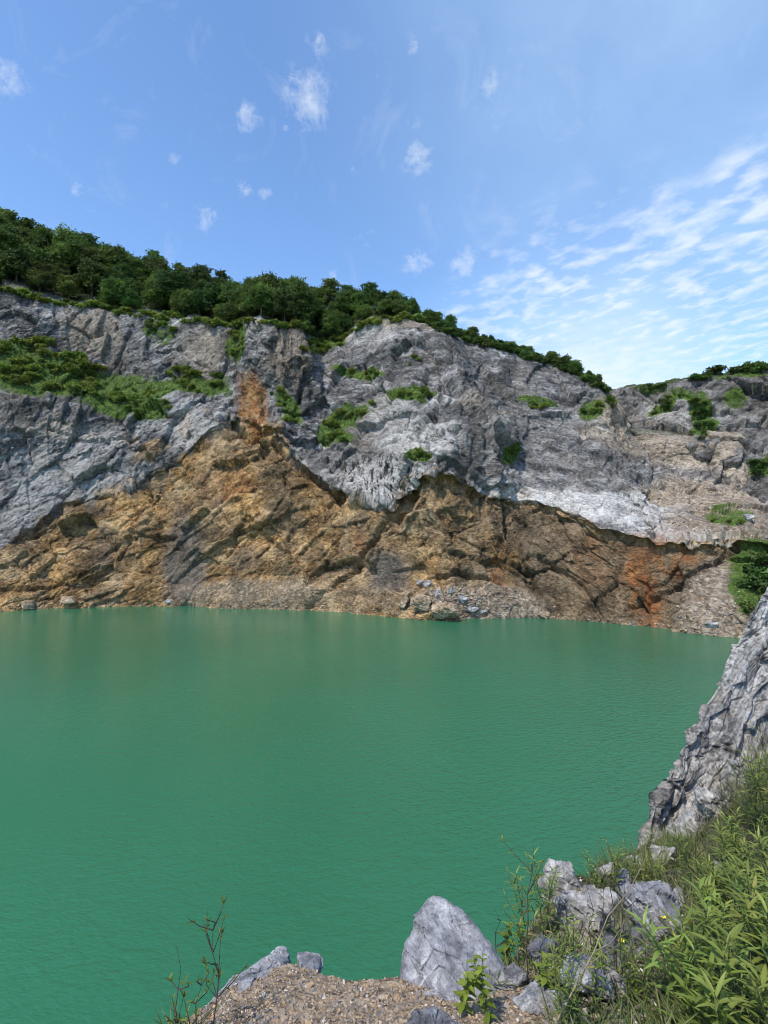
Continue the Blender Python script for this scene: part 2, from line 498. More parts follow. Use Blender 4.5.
M_CLIFF = mat_cliff()
M_SLAB = mat_slab()
M_BOULDER = mat_near_rock('blue_grey_limestone', (0.105, 0.107, 0.118), (0.205, 0.206, 0.218), (0.36, 0.355, 0.36), 0.9, (0.33, 0.315, 0.29), 12, -50, 2.6, (0.54, 0.66))
M_ROCK_DARK = mat_near_rock('dark_limestone', (0.045, 0.046, 0.052), (0.115, 0.116, 0.124), (0.25, 0.25, 0.26), 0.8, None, 30, 20, 2.8)
M_ROCK_PALE = mat_near_rock('pale_limestone', (0.12, 0.115, 0.11), (0.28, 0.265, 0.25), (0.50, 0.48, 0.45), 0.4, (0.27, 0.215, 0.15), 5, 70, 2.2, (0.5, 0.66))
M_ROCK_SILVER = mat_near_rock('silver_limestone', (0.15, 0.15, 0.155), (0.30, 0.295, 0.30), (0.46, 0.45, 0.445), 0.7, (0.27, 0.215, 0.15), 5, -25, 3.0, (0.56, 0.7))
M_ROCK_TAN = mat_near_rock('tan_shore_rock', (0.12, 0.085, 0.055), (0.28, 0.205, 0.13), (0.46, 0.37, 0.27), 0.1, None, 5, 20, 0.25)
M_ROCK_GREY = mat_near_rock('grey_shore_rock', (0.09, 0.09, 0.095), (0.23, 0.228, 0.23), (0.47, 0.46, 0.45), 0.1, None, 5, 20, 0.25)
M_GRAVEL = mat_gravel()
M_BANK = mat_bank()
M_WATER = mat_water()
M_BARK = mat_plain('bark', (0.035, 0.026, 0.018), (0.10, 0.078, 0.055), 3)
M_TREE = mat_leaf('tree_foliage', (0.030, 0.066, 0.014), (0.115, 0.185, 0.040), 0.32, hue_var=0.03, val_var=0.38)
M_SHRUB = mat_leaf('shrub_foliage', (0.075, 0.125, 0.020), (0.215, 0.285, 0.056), 0.38, hue_var=0.025, val_var=0.25)
M_WEED = mat_leaf('weed_leaf', (0.095, 0.135, 0.024), (0.265, 0.325, 0.070), 0.42, 0.5, hue_var=0.02, val_var=0.25, aged=True)
M_YLEAF = mat_leaf('yellow_green_leaf', (0.110, 0.165, 0.020), (0.235, 0.300, 0.045), 0.38, 0.45, hue_var=0.01, val_var=0.12)
M_GRASS = mat_leaf('grass_blade', (0.055, 0.090, 0.018), (0.190, 0.185, 0.072), 0.30, 0.6, hue_var=0.0, val_var=0.0)
M_STEM = mat_plain('green_stem', (0.045, 0.065, 0.018), (0.11, 0.12, 0.045), 30)
M_TWIG = mat_plain('dead_twig', (0.022, 0.018, 0.014), (0.075, 0.060, 0.045), 30)
M_STRAW = mat_plain('dry_stalk', (0.15, 0.11, 0.065), (0.30, 0.245, 0.16), 30)
M_PETAL = mat_plain('yellow_petal', (0.70, 0.58, 0.02), (0.78, 0.68, 0.04), 30, 0.6)
M_GROUND = mat_plain('lake_bed_ground', (0.06, 0.065, 0.04), (0.12, 0.12, 0.08), 0.05)

# ------------------------------------------------------------------ the quarry cliff
def K(*a):
    return np.array([k[0] for k in a], float), np.array([k[1] for k in a], float)


def cur(px, k):
    return np.interp(px, k[0], k[1])


k_w = K((-320, 622), (0, 611), (60, 608), (100, 607), (170, 606), (230, 608), (300, 610), (380, 615), (425, 620), (450, 622), (480, 619), (520, 617), (560, 619), (620, 625), (680, 632), (740, 638), (800, 652), (920, 690))
k_b = K((-320, 580), (0, 551), (44, 515), (68, 498), (101, 497), (142, 482), (190, 451), (212, 428), (240, 416), (258, 420), (275, 430), (286, 442), (311, 471), (340, 489), (384, 504), (399, 500), (417, 478), (446, 475), (471, 489), (509, 502), (555, 510), (598, 525), (641, 537), (691, 545), (718, 543), (768, 543), (920, 556))
k_lf = K((-320, 425), (0, 402), (50, 402), (100, 413), (150, 416), (180, 398), (230, 400), (258, 395), (280, 405), (310, 432), (335, 442), (385, 416), (430, 404), (470, 402), (520, 414), (560, 417), (600, 430), (640, 480), (690, 498), (734, 505), (768, 518), (920, 535))
k_lb = K((-320, 355), (0, 334), (51, 346), (101, 364), (152, 374), (203, 375), (230, 373), (258, 370), (280, 380), (310, 402), (335, 415), (385, 398), (430, 390), (470, 388), (520, 402), (560, 405), (600, 412), (628, 452), (676, 462), (734, 470), (756, 495), (800, 510), (920, 525))
k_t = K((-320, 262), (0, 294), (68, 305), (135, 315), (170, 320), (220, 327), (262, 324), (272, 329), (303, 331), (318, 350), (345, 338), (370, 322), (400, 321), (437, 329), (465, 341), (518, 353), (570, 372), (602, 388), (614, 402), (628, 426), (676, 436), (734, 441), (756, 472), (800, 492), (920, 505))
k_h = K((-320, 130), (0, 232), (50, 247), (100, 266), (140, 279), (180, 290), (210, 298), (260, 302), (300, 307), (350, 306), (380, 307), (400, 314), (437, 325), (465, 338), (518, 350), (570, 369), (602, 385), (614, 399), (628, 423), (676, 433), (734, 438), (756, 469), (800, 489), (920, 502))
d_m = K((-320, 4), (200, 5), (384, 7), (450, 8), (520, 5), (640, 4), (740, 6))
d_u = K((-320, 9), (0, 9), (200, 13), (250, 15.6), (300, 13.8), (384, 12.2), (430, 11.4), (500, 11.2), (516, 12.2), (600, 6.9), (690, 8.2), (768, 11.8))
d_b = K((-320, 8.5), (0, 8.5), (200, 12.4), (250, 15), (300, 12.5), (384, 10), (430, 9.0), (500, 9.5), (516, 11.5), (600, 5.5), (690, 7), (768, 11))
d_g = K((-320, 12), (0, 12), (200, 16), (250, 19), (384, 17), (430, 12.5), (500, 13), (520, 19), (600, 20), (690, 24), (768, 26))
d_lf = K((-320, 15), (0, 15), (150, 17), (200, 20), (250, 24), (300, 22), (384, 23), (440, 20), (500, 21), (525, 25), (600, 29), (640, 33), (690, 38), (768, 38))
d_lb = K((-320, 29), (0, 29), (100, 30), (200, 28), (240, 30), (265, 24), (303, 24), (320, 30), (384, 27), (440, 25), (500, 26), (600, 31), (640, 40), (690, 44), (768, 44))
d_t = K((-320, 32), (0, 32), (100, 33), (200, 33), (240, 33), (265, 26), (303, 28), (318, 38), (345, 39), (370, 38), (437, 37), (520, 37), (602, 36), (640, 43), (690, 47), (768, 48))
d_h = K((-320, 70), (0, 66), (100, 62), (210, 55), (300, 54), (370, 52), (437, 44), (520, 42), (602, 41), (640, 46), (690, 50), (768, 51))

px = np.concatenate([np.arange(-300, -20, 2.4), np.arange(-20, 800, 0.95), np.arange(800, 915, 2.4)])
NCOL = len(px)


def smooth_cols(a, k=4):
    p = np.pad(a, (k, k), mode='edge')
    return np.convolve(p, np.ones(2 * k + 1) / (2 * k + 1), 'valid')


jag = 3.0 * np.interp(px, np.arange(-310, 930, 7), rng.uniform(-1, 1, len(np.arange(-310, 930, 7)))) + 3.5 * np.interp(px, np.arange(-310, 930, 23), rng.uniform(-1, 1, len(np.arange(-310, 930, 23))))
w_y = smooth_cols(cur(px, k_w) , 6); b_y = smooth_cols(cur(px, k_b), 3) + jag
lf_y, lb_y, t_y, h_y = [smooth_cols(cur(px, k), 5) for k in (k_lf, k_lb, k_t, k_h)]
Yw = water_Y(px, w_y)
m_y = 0.5 * w_y + 0.5 * b_y
g_y = 0.5 * b_y + 0.5 * lf_y
DM, DU, DB, DG, DLF, DLB, DT, DH = [smooth_cols(cur(px, k), 6) for k in (d_m, d_u, d_b, d_g, d_lf, d_lb, d_t, d_h)]
u_y = b_y + 5
rows_py = [w_y, m_y, u_y, b_y, g_y, lf_y, lb_y, t_y, h_y]
rows_Y = [Yw, Yw + DM, Yw + DU, Yw + DB, Yw + DG, Yw + DLF, Yw + DLB, Yw + DT, Yw + DH]
pts = [np.stack(P(px, a, b), 1) for a, b in zip(rows_py, rows_Y)]
under = pts[0].copy(); under[:, 2] = -5; under[:, 1] -= 3
hor = pts[8].copy(); hor[:, 1] += 45; hor[:, 0] *= 1.3; hor[:, 2] = hor[:, 2] * 0.75
end = hor.copy(); end[:, 1] += 60; end[:, 0] *= 1.2; end[:, 2] = -6
rows = [under] + pts + [hor, end]
par_py = [w_y + 12] + rows_py + [h_y - 5, h_y - 8]
seg = [8, 104, 84, 14, 76, 66, 66, 84, 56, 10, 6]
Vs, PYs, RW = [], [], []
for i, n in enumerate(seg):
    for t in np.linspace(0, 1, n, endpoint=(i == len(seg) - 1)):
        Vs.append(rows[i] * (1 - t) + rows[i + 1] * t)
        PYs.append(par_py[i] * (1 - t) + par_py[i + 1] * t)
        RW.append(i + t)
V = np.array(Vs); PY = np.array(PYs); RW = np.array(RW)
NR = len(V)
V[:, :, 1:] = 0.6 * V[:, :, 1:] + 0.4 * blur(V, 4, 1)[:, :, 1:]
# the hill behind stays as seen
PX = np.broadcast_to(px, PY.shape)
RWg = np.broadcast_to(RW[:, None], PY.shape)
flat = V.reshape(-1, 3)
NRM = blur(grid_normals(V), 5, 1).reshape(-1, 3)
NRM /= np.linalg.norm(NRM, axis=1, keepdims=True)
if NRM[:, 1].mean() > 0: NRM = -NRM
rw = RWg.ravel(); pxf = PX.ravel(); pyf = PY.ravel()

# rock amplitude: full on the faces, small on the wooded hill and at the lip
amp = np.interp(rw, [0, 0.9, 1.15, 2, 6, 6.4, 7, 8, 8.4, 9, 11], [0.3, 0.35, 0.7, 1, 1, 0.75, 1, 0.55, 0.35, 0.3, 0.3])
amp *= np.where(pxf > 640, np.interp(rw, [5, 6, 7], [1, 0.95, 0.95]), 1.0)
q = flat.astype(np.float64)
ca, sa = math.cos(R(-28)), math.sin(R(-28))
qb = np.stack([q[:, 0] * ca - q[:, 2] * sa, q[:, 1], q[:, 0] * sa + q[:, 2] * ca], 1)   # along and across the bedding
th_ = np.interp(q[:, 0], [-110, -60, -30, 5, 30, 70], [28, 30, 20, -4, -14, -12])
xs_ = np.linspace(-250, 250, 1001)
ss_ = np.cumsum(np.tan(np.radians(np.interp(xs_, [-110, -60, -30, 5, 30, 70], [28, 30, 20, -4, -14, -12])))) * 0.5
bedz = q[:, 2] - np.interp(q[:, 0], xs_, ss_)
qb = np.stack([q[:, 0], q[:, 1], bedz], 1)
warp = np.stack([gnoise(q * 0.11, 3), gnoise(q * 0.11, 4), gnoise(q * 0.11, 5)], 1)
qw = qb + warp * 2.2
wl = warp * 1.1
up_ = np.interp(rw, [3.2, 4.2], [0, 1])                     # 0 on the ochre wall, 1 on the grey faces
d = 2.2 * fbm(q * 0.045, 3, 1)
# great blocks, then steep joints: planar facets that break at sharp steps
bh, bc = blocks((qb + wl) * np.array([0.095, 0.12, 0.085]), 2, 1.4)
d += 1.7 * bh - 0.4 * (1 - sstep(0.0, 0.05, bc))
tj = np.where(np.arange(len(pxf)) >= 0, 0.0, 0.0)
bh, bc = blocks((q + wl) * np.array([0.30, 0.26, 0.13]), 7, 1.3)
d += (0.75 * bh - 0.28 * (1 - sstep(0.0, 0.07, bc))) * (0.25 + 0.75 * up_)
# in the earth wall the plates lean: long cells rising to the right on the left half, to the left on the right half
an_ = np.radians(np.interp(q[:, 0], [-100, -40, 0, 20, 60], [32, 38, 48, 130, 145]))
an_ = np.where(q[:, 0] < 8, R(36), R(142))
lc, ls = np.cos(an_), np.sin(an_)
qd = np.stack([q[:, 0] * lc + q[:, 2] * ls, q[:, 1], -q[:, 0] * ls + q[:, 2] * lc], 1) + wl
bh, bc = blocks(qd * np.array([0.11, 0.2, 0.33]), 17, 1.3)
d += (0.70 * bh - 0.30 * (1 - sstep(0.0, 0.06, bc))) * (1 - up_)
bh, bc = blocks(qd * np.array([0.42, 0.5, 0.85]), 18, 1.2)
d += (0.24 * bh - 0.12 * (1 - sstep(0.0, 0.09, bc))) * (1 - up_)
bh, bc = blocks((qb + 0.4 * warp) * np.array([0.75, 0.75, 0.85]), 12, 1.2)
d += (0.27 * bh - 0.12 * (1 - sstep(0.0, 0.08, bc))) * (0.15 + 0.85 * up_)
bh, bc = blocks(qb * np.array([1.7, 1.7, 2.1]), 13, 1.2)
d += 0.10 * bh
d *= np.where((rw > 4) & (rw < 8), np.interp(pxf, [500, 530, 600, 640], [1, 0.62, 0.62, 1]), 1)
d += 0.28 * ridged(qb * np.array([0.16, 0.2, 0.8]), 4, 19, 0.6) * np.interp(pxf, [0, 480, 530, 640], [0.4, 0.4, 1.0, 0.8]) * up_
d += 0.09 * ridged(q * 1.1, 3, 23, 0.6)
# steep ribs and clefts in the grey upper faces
rib = ridged(np.stack([q[:, 0] * 0.22 + warp[:, 0] * 0.4, q[:, 1] * 0.1, q[:, 2] * 0.03], 1), 3, 41)
d += 0.7 * rib * np.interp(rw, [3.5, 5.2, 8, 8.4], [0.0, 0.6, 1.0, 0.0])


def ell(cx, cy, rx, ry, ang=0, edge=0.35):
    a = R(ang)
    dx, dy = pxf - cx, pyf - cy
    u = (dx * math.cos(a) + dy * math.sin(a)) / rx
    v = (-dx * math.sin(a) + dy * math.cos(a)) / ry
    return 1 - sstep(1 - edge, 1 + edge, np.sqrt(u * u + v * v))


def any_of(*m):
    o = np.zeros(len(pxf))
    for x in m: o = np.maximum(o, x)
    return o


nz = fbm(q * 0.12, 4, 61, 0.6)
nz2 = fbm(q * 0.5, 3, 71, 0.6)
bcur = np.broadcast_to(b_y, PY.shape).ravel()
below = (pyf - bcur)
soft = np.interp(pxf, [0, 40, 110, 230, 262, 300, 500, 700], [9, 11, 28, 22, 26, 8, 8, 12])
ochre = sstep(-0.5, 0.5, (below + nz * soft * 2.2 + nz2 * soft * 0.8) / soft)
ochre = np.maximum(ochre, any_of(ell(252, 408, 14, 30, 0), ell(150, 455, 18, 8, -30) * 0.8, ell(130, 440, 9, 6) * 0.8, ell(185, 425, 8, 12, 20) * 0.6))
ochre[rw < 1.0] = 1
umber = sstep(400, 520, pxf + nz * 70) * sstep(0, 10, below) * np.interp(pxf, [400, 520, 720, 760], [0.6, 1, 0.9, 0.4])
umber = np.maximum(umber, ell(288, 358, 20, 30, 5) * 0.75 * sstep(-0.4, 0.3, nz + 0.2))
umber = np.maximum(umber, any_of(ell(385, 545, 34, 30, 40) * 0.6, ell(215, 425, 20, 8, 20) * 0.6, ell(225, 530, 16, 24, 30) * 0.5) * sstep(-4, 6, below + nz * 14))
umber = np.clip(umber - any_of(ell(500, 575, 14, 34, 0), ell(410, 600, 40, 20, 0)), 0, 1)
slate = any_of(ell(184, 560, 21, 50, 0) * 1.0, ell(387, 575, 20, 22, 40), ell(105, 545, 10, 20, 0) * 0.5, ell(245, 560, 20, 14) * 0.6) * sstep(-0.75, 0.0, nz + 0.1)
beige = any_of(ell(612, 420, 22, 14, 50), ell(640, 445, 55, 16, 10), ell(700, 455, 45, 18, 5), ell(735, 462, 22, 34, -20), ell(700, 500, 70, 16, 0), ell(512, 496, 22, 6, 10), ell(480, 410, 30, 5, 15) * 0.5, ell(95, 335, 26, 26, 0) * 0.6, ell(200, 355, 24, 24, 0) * 0.5, ell(60, 432, 40, 9, 8) * 0.5, ell(290, 350, 14, 22) * 0.55, ell(410, 324, 60, 7, 0) * 0.6) * sstep(-0.7, 0.05, nz + 0.15)
pale = any_of(ell(395, 482, 62, 22, 8) * 0.75, ell(390, 415, 30, 20, 0) * 0.5, ell(420, 440, 40, 20, 0) * 0.9, ell(575, 505, 90, 11, 12), ell(650, 522, 50, 16, 14), ell(720, 540, 40, 4), ell(60, 480, 80, 40, -30) * 0.45, ell(185, 425, 40, 22, 30) * 0.6, ell(370, 335, 30, 12) * 0.5, ell(540, 440, 60, 40, 20) * 0.08)
pale *= 1 - sstep(0, 4, below + nz * 6)
drip = np.maximum(ell(385, 478, 62, 26, 8) * (1 - sstep(-1, 3, below)), ell(284, 352, 24, 28, 8) * 0.8)
rust = any_of(ell(641, 588, 17, 40, -12), ell(668, 555, 40, 16, 20) * 0.7, ell(497, 575, 6, 28, -10), ell(252, 405, 14, 32, 0) * 0.9, ell(596, 560, 30, 30) * 0.3, ell(360, 540, 9, 14) * 0.5, ell(225, 485, 30, 20) * 0.5, ell(700, 600, 10, 24, 20) * 0.5)
scree = any_of(ell(720, 525, 60, 18, 0) * np.where(below < 0, 1, 0), ell(680, 495, 26, 14, 20) * 0.8, ell(500, 607, 45, 18, 10), ell(725, 600, 48, 40, -35), ell(460, 600, 40, 14), ell(250, 596, 80, 14, 0) * 0.6, ell(420, 600, 60, 14) * 0.5) * sstep(-0.6, 0.1, nz + 0.1)
gl = sstep(0.0, 0.25, rw - 6.0) * (1 - sstep(0.75, 1.05, rw - 6.0)) * (1 - sstep(215, 245, pxf))
gl = np.maximum(gl, ell(30, 372, 50, 26, 10)); gl = np.maximum(gl, ell(120, 402, 55, 14, 12))
green = any_of(gl, ell(345, 420, 34, 8, -25), ell(335, 437, 20, 8, 0), ell(410, 397, 30, 6, 0), ell(360, 374, 28, 5, 5), ell(290, 410, 10, 22, -30), ell(325, 345, 22, 10, -15), ell(240, 345, 12, 22, 20) * 0.9, ell(420, 456, 14, 6, 0), ell(535, 406, 22, 4, 10), ell(510, 455, 8, 10, 30),
               ell(590, 412, 14, 10, -30) * 0.8, ell(730, 522, 24, 8) * 0.8, ell(370, 325, 40, 4) * 0.5, ell(160, 330, 20, 16, 30) * 0.7, ell(755, 580, 28, 46, 0))
wood = sstep(8.0, 8.25, rw + nz * 0.25) * (1 - sstep(600, 640, pxf) * 0.5)

pil = ell(284, 355, 26, 30, 8)
d += pil * 2.4 * ridged(np.stack([q[:, 0] * 0.42, q[:, 1] * 0.3, q[:, 2] * 0.03], 1), 3, 45)


def groove(pl_, wd, wob=2.5):
    best = np.full(len(pxf), 99.0)
    X_, Y_ = pxf + wob * nz2 * 2 + wob * nz * 2, pyf + wob * nz2 * 2
    for (x0, y0), (x1, y1) in zip(pl_[:-1], pl_[1:]):
        L2 = (x1 - x0) ** 2 + (y1 - y0) ** 2
        t = np.clip(((X_ - x0) * (x1 - x0) + (Y_ - y0) * (y1 - y0)) / L2, 0, 1)
        best = np.minimum(best, np.hypot(X_ - x0 - t * (x1 - x0), Y_ - y0 - t * (y1 - y0)))
    return 1 - sstep(0, wd, best)


for pl_, wd, dep in [([(308, 612), (340, 580), (372, 548), (400, 512), (416, 482)], 5, 2.0), ([(402, 604), (428, 580), (455, 574), (490, 584), (540, 612)], 4, 1.6), ([(503, 492), (509, 540), (528, 580), (548, 612)], 6, 2.4),
                     ([(628, 604), (660, 590), (700, 570), (738, 548)], 5, 1.8), ([(0, 592), (50, 588), (100, 570)], 4, 1.3), ([(30, 604), (70, 590), (110, 580)], 3, 1.0), ([(270, 440), (300, 470), (345, 505)], 5, 2.0),
                     ([(225, 420), (250, 440), (270, 432)], 7, 1.8), ([(306, 330), (310, 370), (300, 400)], 5, 2.5), ([(262, 330), (256, 370), (246, 395)], 4, 1.6), ([(120, 560), (135, 520), (170, 490)], 4, 1.2), ([(230, 545), (250, 520), (285, 555)], 4, 1.2), ([(540, 560), (580, 585), (600, 615)], 4, 1.4), ([(440, 380), (470, 420), (500, 470)], 4, 1.5), ([(50, 430), (90, 445), (140, 440)], 3, 0.9)]:
    d -= dep * groove(pl_, wd)
d += 1.8 * groove([(440, 345), (462, 400), (490, 450), (503, 485)], 16) + 1.2 * groove([(420, 520), (460, 500), (490, 540)], 14)
d *= 1 - np.interp(pxf, [500, 530, 740, 770], [0, 0.35, 0.30, 0.1]) * np.interp(rw, [2.4, 3.0, 4.2, 4.8], [0, 1, 1, 0])
d += 2.2 * ell(738, 460, 15, 24, -25, 0.6) + 1.5 * ell(690, 448, 30, 10, 8, 0.6) + 1.6 * ell(606, 415, 12, 12, 40, 0.6)
d -= 1.5 * groove([(640, 430), (655, 470), (650, 500)], 5) + 1.2 * groove([(705, 445), (712, 475), (690, 500)], 5)
talus = any_of(ell(505, 604, 42, 16, 10), ell(250, 594, 70, 14, 0), ell(715, 605, 38, 34, -38), ell(370, 600, 30, 12, 0) * 0.7, ell(715, 518, 50, 18, 0) * 0.8)
d *= 1 - 0.72 * talus
d += 1.6 * talus
d *= 1 - 0.5 * ell(20, 500, 70, 34, -35)
d *= amp
d -= 1.2 * np.where(rw < 1.05, 0, 0)
flat2 = flat + NRM * d[:, None]
# keep the foot of the wall at the water's edge and the ridge line where they are
flat2[:, 2] = np.where(rw < 0.6, np.minimum(flat2[:, 2], -1.0), flat2[:, 2])
me = np_mesh('cliff', flat2, grid_faces(NR, NCOL), True,
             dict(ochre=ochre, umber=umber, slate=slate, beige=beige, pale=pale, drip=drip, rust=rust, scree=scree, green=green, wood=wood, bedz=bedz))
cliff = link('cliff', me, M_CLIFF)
tag(cliff, 'stepped quarry face, grey limestone above ochre earth, rising from green water', 'cliff', kind='structure')

# coarse copy used only to set plants and stones down on the rock
CV = flat2.reshape(NR, NCOL, 3)[::3, ::3]
cliff_bvh = bvh_of(CV.reshape(-1, 3), grid_faces(*CV.shape[:2]))

# ------------------------------------------------------------------ the far wall beyond the right-hand shoulder
fx = np.arange(560, 960, 0.95)
ft = smooth_cols(np.interp(fx, [560, 605, 619, 650, 694, 738, 768, 830, 960], [400, 394, 390, 386, 379, 373, 370, 362, 350]), 6) + 1.2 * np.interp(fx, np.arange(550, 970, 6), rng.uniform(-1, 1, len(np.arange(550, 970, 6))))
fb = np.interp(fx, [560, 680, 760, 960], [480, 490, 520, 560])
fl_ = np.interp(fx, [560, 650, 700, 768, 960], [430, 428, 432, 446, 460])
Yt = np.interp(fx, [560, 650, 768, 960], [152, 142, 128, 110])
rr = [(fb + 40, Yt - 16), (fb, Yt - 14), (fl_ + 16, Yt - 9), (fl_, Yt - 7.5), (0.5 * fl_ + 0.5 * ft, Yt - 3), (ft, Yt), (ft - 1.5, Yt + 14)]
fp = [np.stack(P(fx, a, b), 1) for a, b in rr]
fe = fp[-1].copy(); fe[:, 1] += 60; fe[:, 2] = 10; fp.append(fe)
fpy = [a for a, _ in rr] + [ft - 6]
Vs, PYs, RWs = [], [], []
for i, n in enumerate([8, 40, 12, 46, 46, 16, 6]):
    for t in np.linspace(0, 1, n, endpoint=(i == 6)):
        Vs.append(fp[i] * (1 - t) + fp[i + 1] * t); PYs.append(fpy[i] * (1 - t) + fpy[i + 1] * t); RWs.append(i + t)
V = np.array(Vs); PY = np.array(PYs); RWs = np.array(RWs)
fl3 = V.reshape(-1, 3); N3 = blur(grid_normals(V), 4, 1).reshape(-1, 3); N3 /= np.linalg.norm(N3, axis=1, keepdims=True)
if N3[:, 1].mean() > 0: N3 = -N3
pxf = np.broadcast_to(fx, PY.shape).ravel(); pyf = PY.ravel(); rw = np.broadcast_to(RWs[:, None], PY.shape).ravel()
q = fl3; ca, sa = math.cos(R(32)), math.sin(R(32))
qb = np.stack([q[:, 0] * ca - q[:, 2] * sa, q[:, 1], q[:, 0] * sa + q[:, 2] * ca], 1)
d = 1.6 * fbm(q * 0.06, 3, 5)
bh, bc = blocks(qb * np.array([0.12, 0.16, 0.22]), 22, 1.3); d += 1.8 * bh - 0.4 * (1 - sstep(0, 0.07, bc))
bh, bc = blocks(qb * np.array([0.36, 0.42, 0.6]), 27, 1.2); d += 0.75 * bh - 0.25 * (1 - sstep(0, 0.09, bc))
d += 0.4 * fbm(qb * np.array([0.5, 0.5, 1.6]), 4, 29, 0.6)
d *= np.interp(rw, [0, 4.8, 5, 5.3], [1, 0.9, 0.4, 0.3])
z0 = np.zeros(len(pxf))
green = any_of(ell(662, 406, 18, 7, -35), ell(690, 396, 22, 5, 10) * 0.8, ell(700, 412, 12, 16, -10), ell(735, 400, 14, 10, 0) * 0.8, ell(705, 430, 16, 8, -20), ell(650, 388, 20, 4, 0) * 0.8, ell(762, 468, 14, 12, 0), ell(740, 376, 30, 5) * 0.8)
wood = sstep(5.0, 5.3, rw)
me = np_mesh('far_cliff', fl3 + N3 * d[:, None], grid_faces(*V.shape[:2]), True,
             dict(ochre=z0, umber=z0, slate=z0 + 0.38, beige=z0, pale=ell(690, 415, 60, 14, 10) * 0.4, drip=z0, rust=z0, scree=z0, green=green, wood=wood, bedz=q[:, 2] - 0.5 * q[:, 0]))
far = link('far_cliff', me, M_CLIFF)
tag(far, 'distant bare grey rock wall behind the tan shoulder at right', 'cliff', kind='structure')
FV = (fl3 + N3 * d[:, None]).reshape(*V.shape)[::3, ::3]
far_bvh = bvh_of(FV.reshape(-1, 3), grid_faces(*FV.shape[:2]))

EYE = Vector((0, 0, H))


def hit(px_, py_, *trees):
    d_ = Vector([float(c) for c in ray(px_, py_)]).normalized()
    best = None
    for t in trees:
        r = t.ray_cast(EYE, d_)
        if r[0] is not None and (best is None or r[3] < best[3]): best = r
    return best


def hit_down(a, b_, *trees):
    for k in range(60):
        h_ = hit(a, b_ + 4 * k, *trees)
        if h_ is not None: return h_


def drop(x, y, *trees):
    best = None
    for t in trees:
        r = t.ray_cast(Vector((x, y, 300)), Vector((0, 0, -1)))
        if r[0] is not None and (best is None or r[0].z > best[0].z): best = r
    return best


# ------------------------------------------------------------------ water and the ground sheet
W = 220
nx = 60
me = np_mesh('water', np.array([(-W, -60, 0), (W, -60, 0), (W, 175, 0), (-W, 175, 0)], float), np.array([[0, 1, 2, 3]]), False)
water = link('water', me, M_WATER); tag(water, 'opaque jade green quarry lake with fine ripples', 'water', kind='structure')
me = np_mesh('ground', np.array([(-4000, -4000, -7), (4000, -4000, -7), (4000, 4000, -7), (-4000, 4000, -7)], float), np.array([[0, 1, 2, 3]]), False)
tag(link('ground', me, M_GROUND), 'low ground around the quarry reaching the horizon', 'ground', kind='structure')

# ------------------------------------------------------------------ the near bank
gx = np.concatenate([np.arange(-420, 140, 9), np.arange(140, 800, 2.2), np.arange(800, 1300, 9)])
e_k = [(-420, 1300, 1.5), (60, 1090, 1.7), (140, 1050, 1.85), (205, 1006, 2.1), (245, 976, 2.4), (285, 960, 2.52), (315, 966, 2.5), (345, 978, 2.4), (400, 976, 2.42), (470, 982, 2.42), (512, 955, 2.7), (545, 902, 3.4), (565, 880, 3.9), (600, 868, 4.9), (640, 848, 6.6), (690, 822, 7.6), (768, 762, 8.2), (900, 730, 8.6), (1300, 720, 8.6)]
n_k = [(-420, 1900, 0.9), (60, 1180, 1.35), (140, 1120, 1.5), (345, 1062, 1.78), (470, 1062, 1.8), (600, 1062, 1.88), (768, 1060, 2.0), (900, 1040, 2.2), (1300, 1000, 2.4)]
ek = np.array(e_k); nk = np.array(n_k)
E = np.stack(P(gx, smooth_cols(np.interp(gx, ek[:, 0], ek[:, 1]), 2), np.interp(gx, ek[:, 0], ek[:, 2])), 1)
Nn = np.stack(P(gx, np.interp(gx, nk[:, 0], nk[:, 1]), np.interp(gx, nk[:, 0], nk[:, 2])), 1)
B0 = Nn.copy(); B0[:, 1] = 0.2; B0[:, 0] *= 0.8; B0[:, 2] = H - 1.62 - 0.05 * np.abs(B0[:, 0])
B1 = Nn.copy(); B1[:, 1] = -14; B1[:, 0] *= 4; B1[:, 2] = H - 1.2
ox = E[:, 0] / np.hypot(E[:, 0], E[:, 1]); oy = E[:, 1] / np.hypot(E[:, 0], E[:, 1])
D1 = E + np.stack([ox * 0.35, oy * 0.35, -1.0 + 0 * ox], 1)
D2 = E + np.stack([ox * 2.2, oy * 2.2, -6.5 + 0 * ox], 1)
D3 = E.copy(); D3[:, 0] += ox * 3.5; D3[:, 1] += oy * 3.5; D3[:, 2] = -2
grows = [B1, B0, Nn, E, D1, D2, D3]
Vs, RWs = [], []
for i, n in enumerate([14, 24, 170, 26, 24, 10]):
    for t in np.linspace(0, 1, n, endpoint=(i == 5)):
        Vs.append(grows[i] * (1 - t) + grows[i + 1] * t); RWs.append(i + t)
V = np.array(Vs); RWs = np.array(RWs)
V[:, :, 2] = 0.5 * V[:, :, 2] + 0.5 * blur(V, 3, 1)[:, :, 2]
sh = V.shape; g3 = V.reshape(-1, 3)
grw = np.broadcast_to(RWs[:, None], sh[:2]).ravel(); gpx = np.broadcast_to(gx, sh[:2]).ravel()
right = sstep(500, 600, gpx)
g3 = g3.copy()
lump = 0.05 * fbm(g3 * 2.2, 4, 81) * (1 + 1.6 * right) + 0.02 * fbm(g3 * 9, 3, 84)
bh, bc = blocks(g3 * 3.2, 88, 1.2); lump += 0.03 * bh * right
drops = sstep(3.1, 3.5, grw)
bh2, bc2 = blocks(g3 * 1.1, 90, 1.2)
g3[:, 2] += lump
g3[:, 0] += 0.25 * bh2 * drops; g3[:, 1] += 0.25 * bh2 * drops
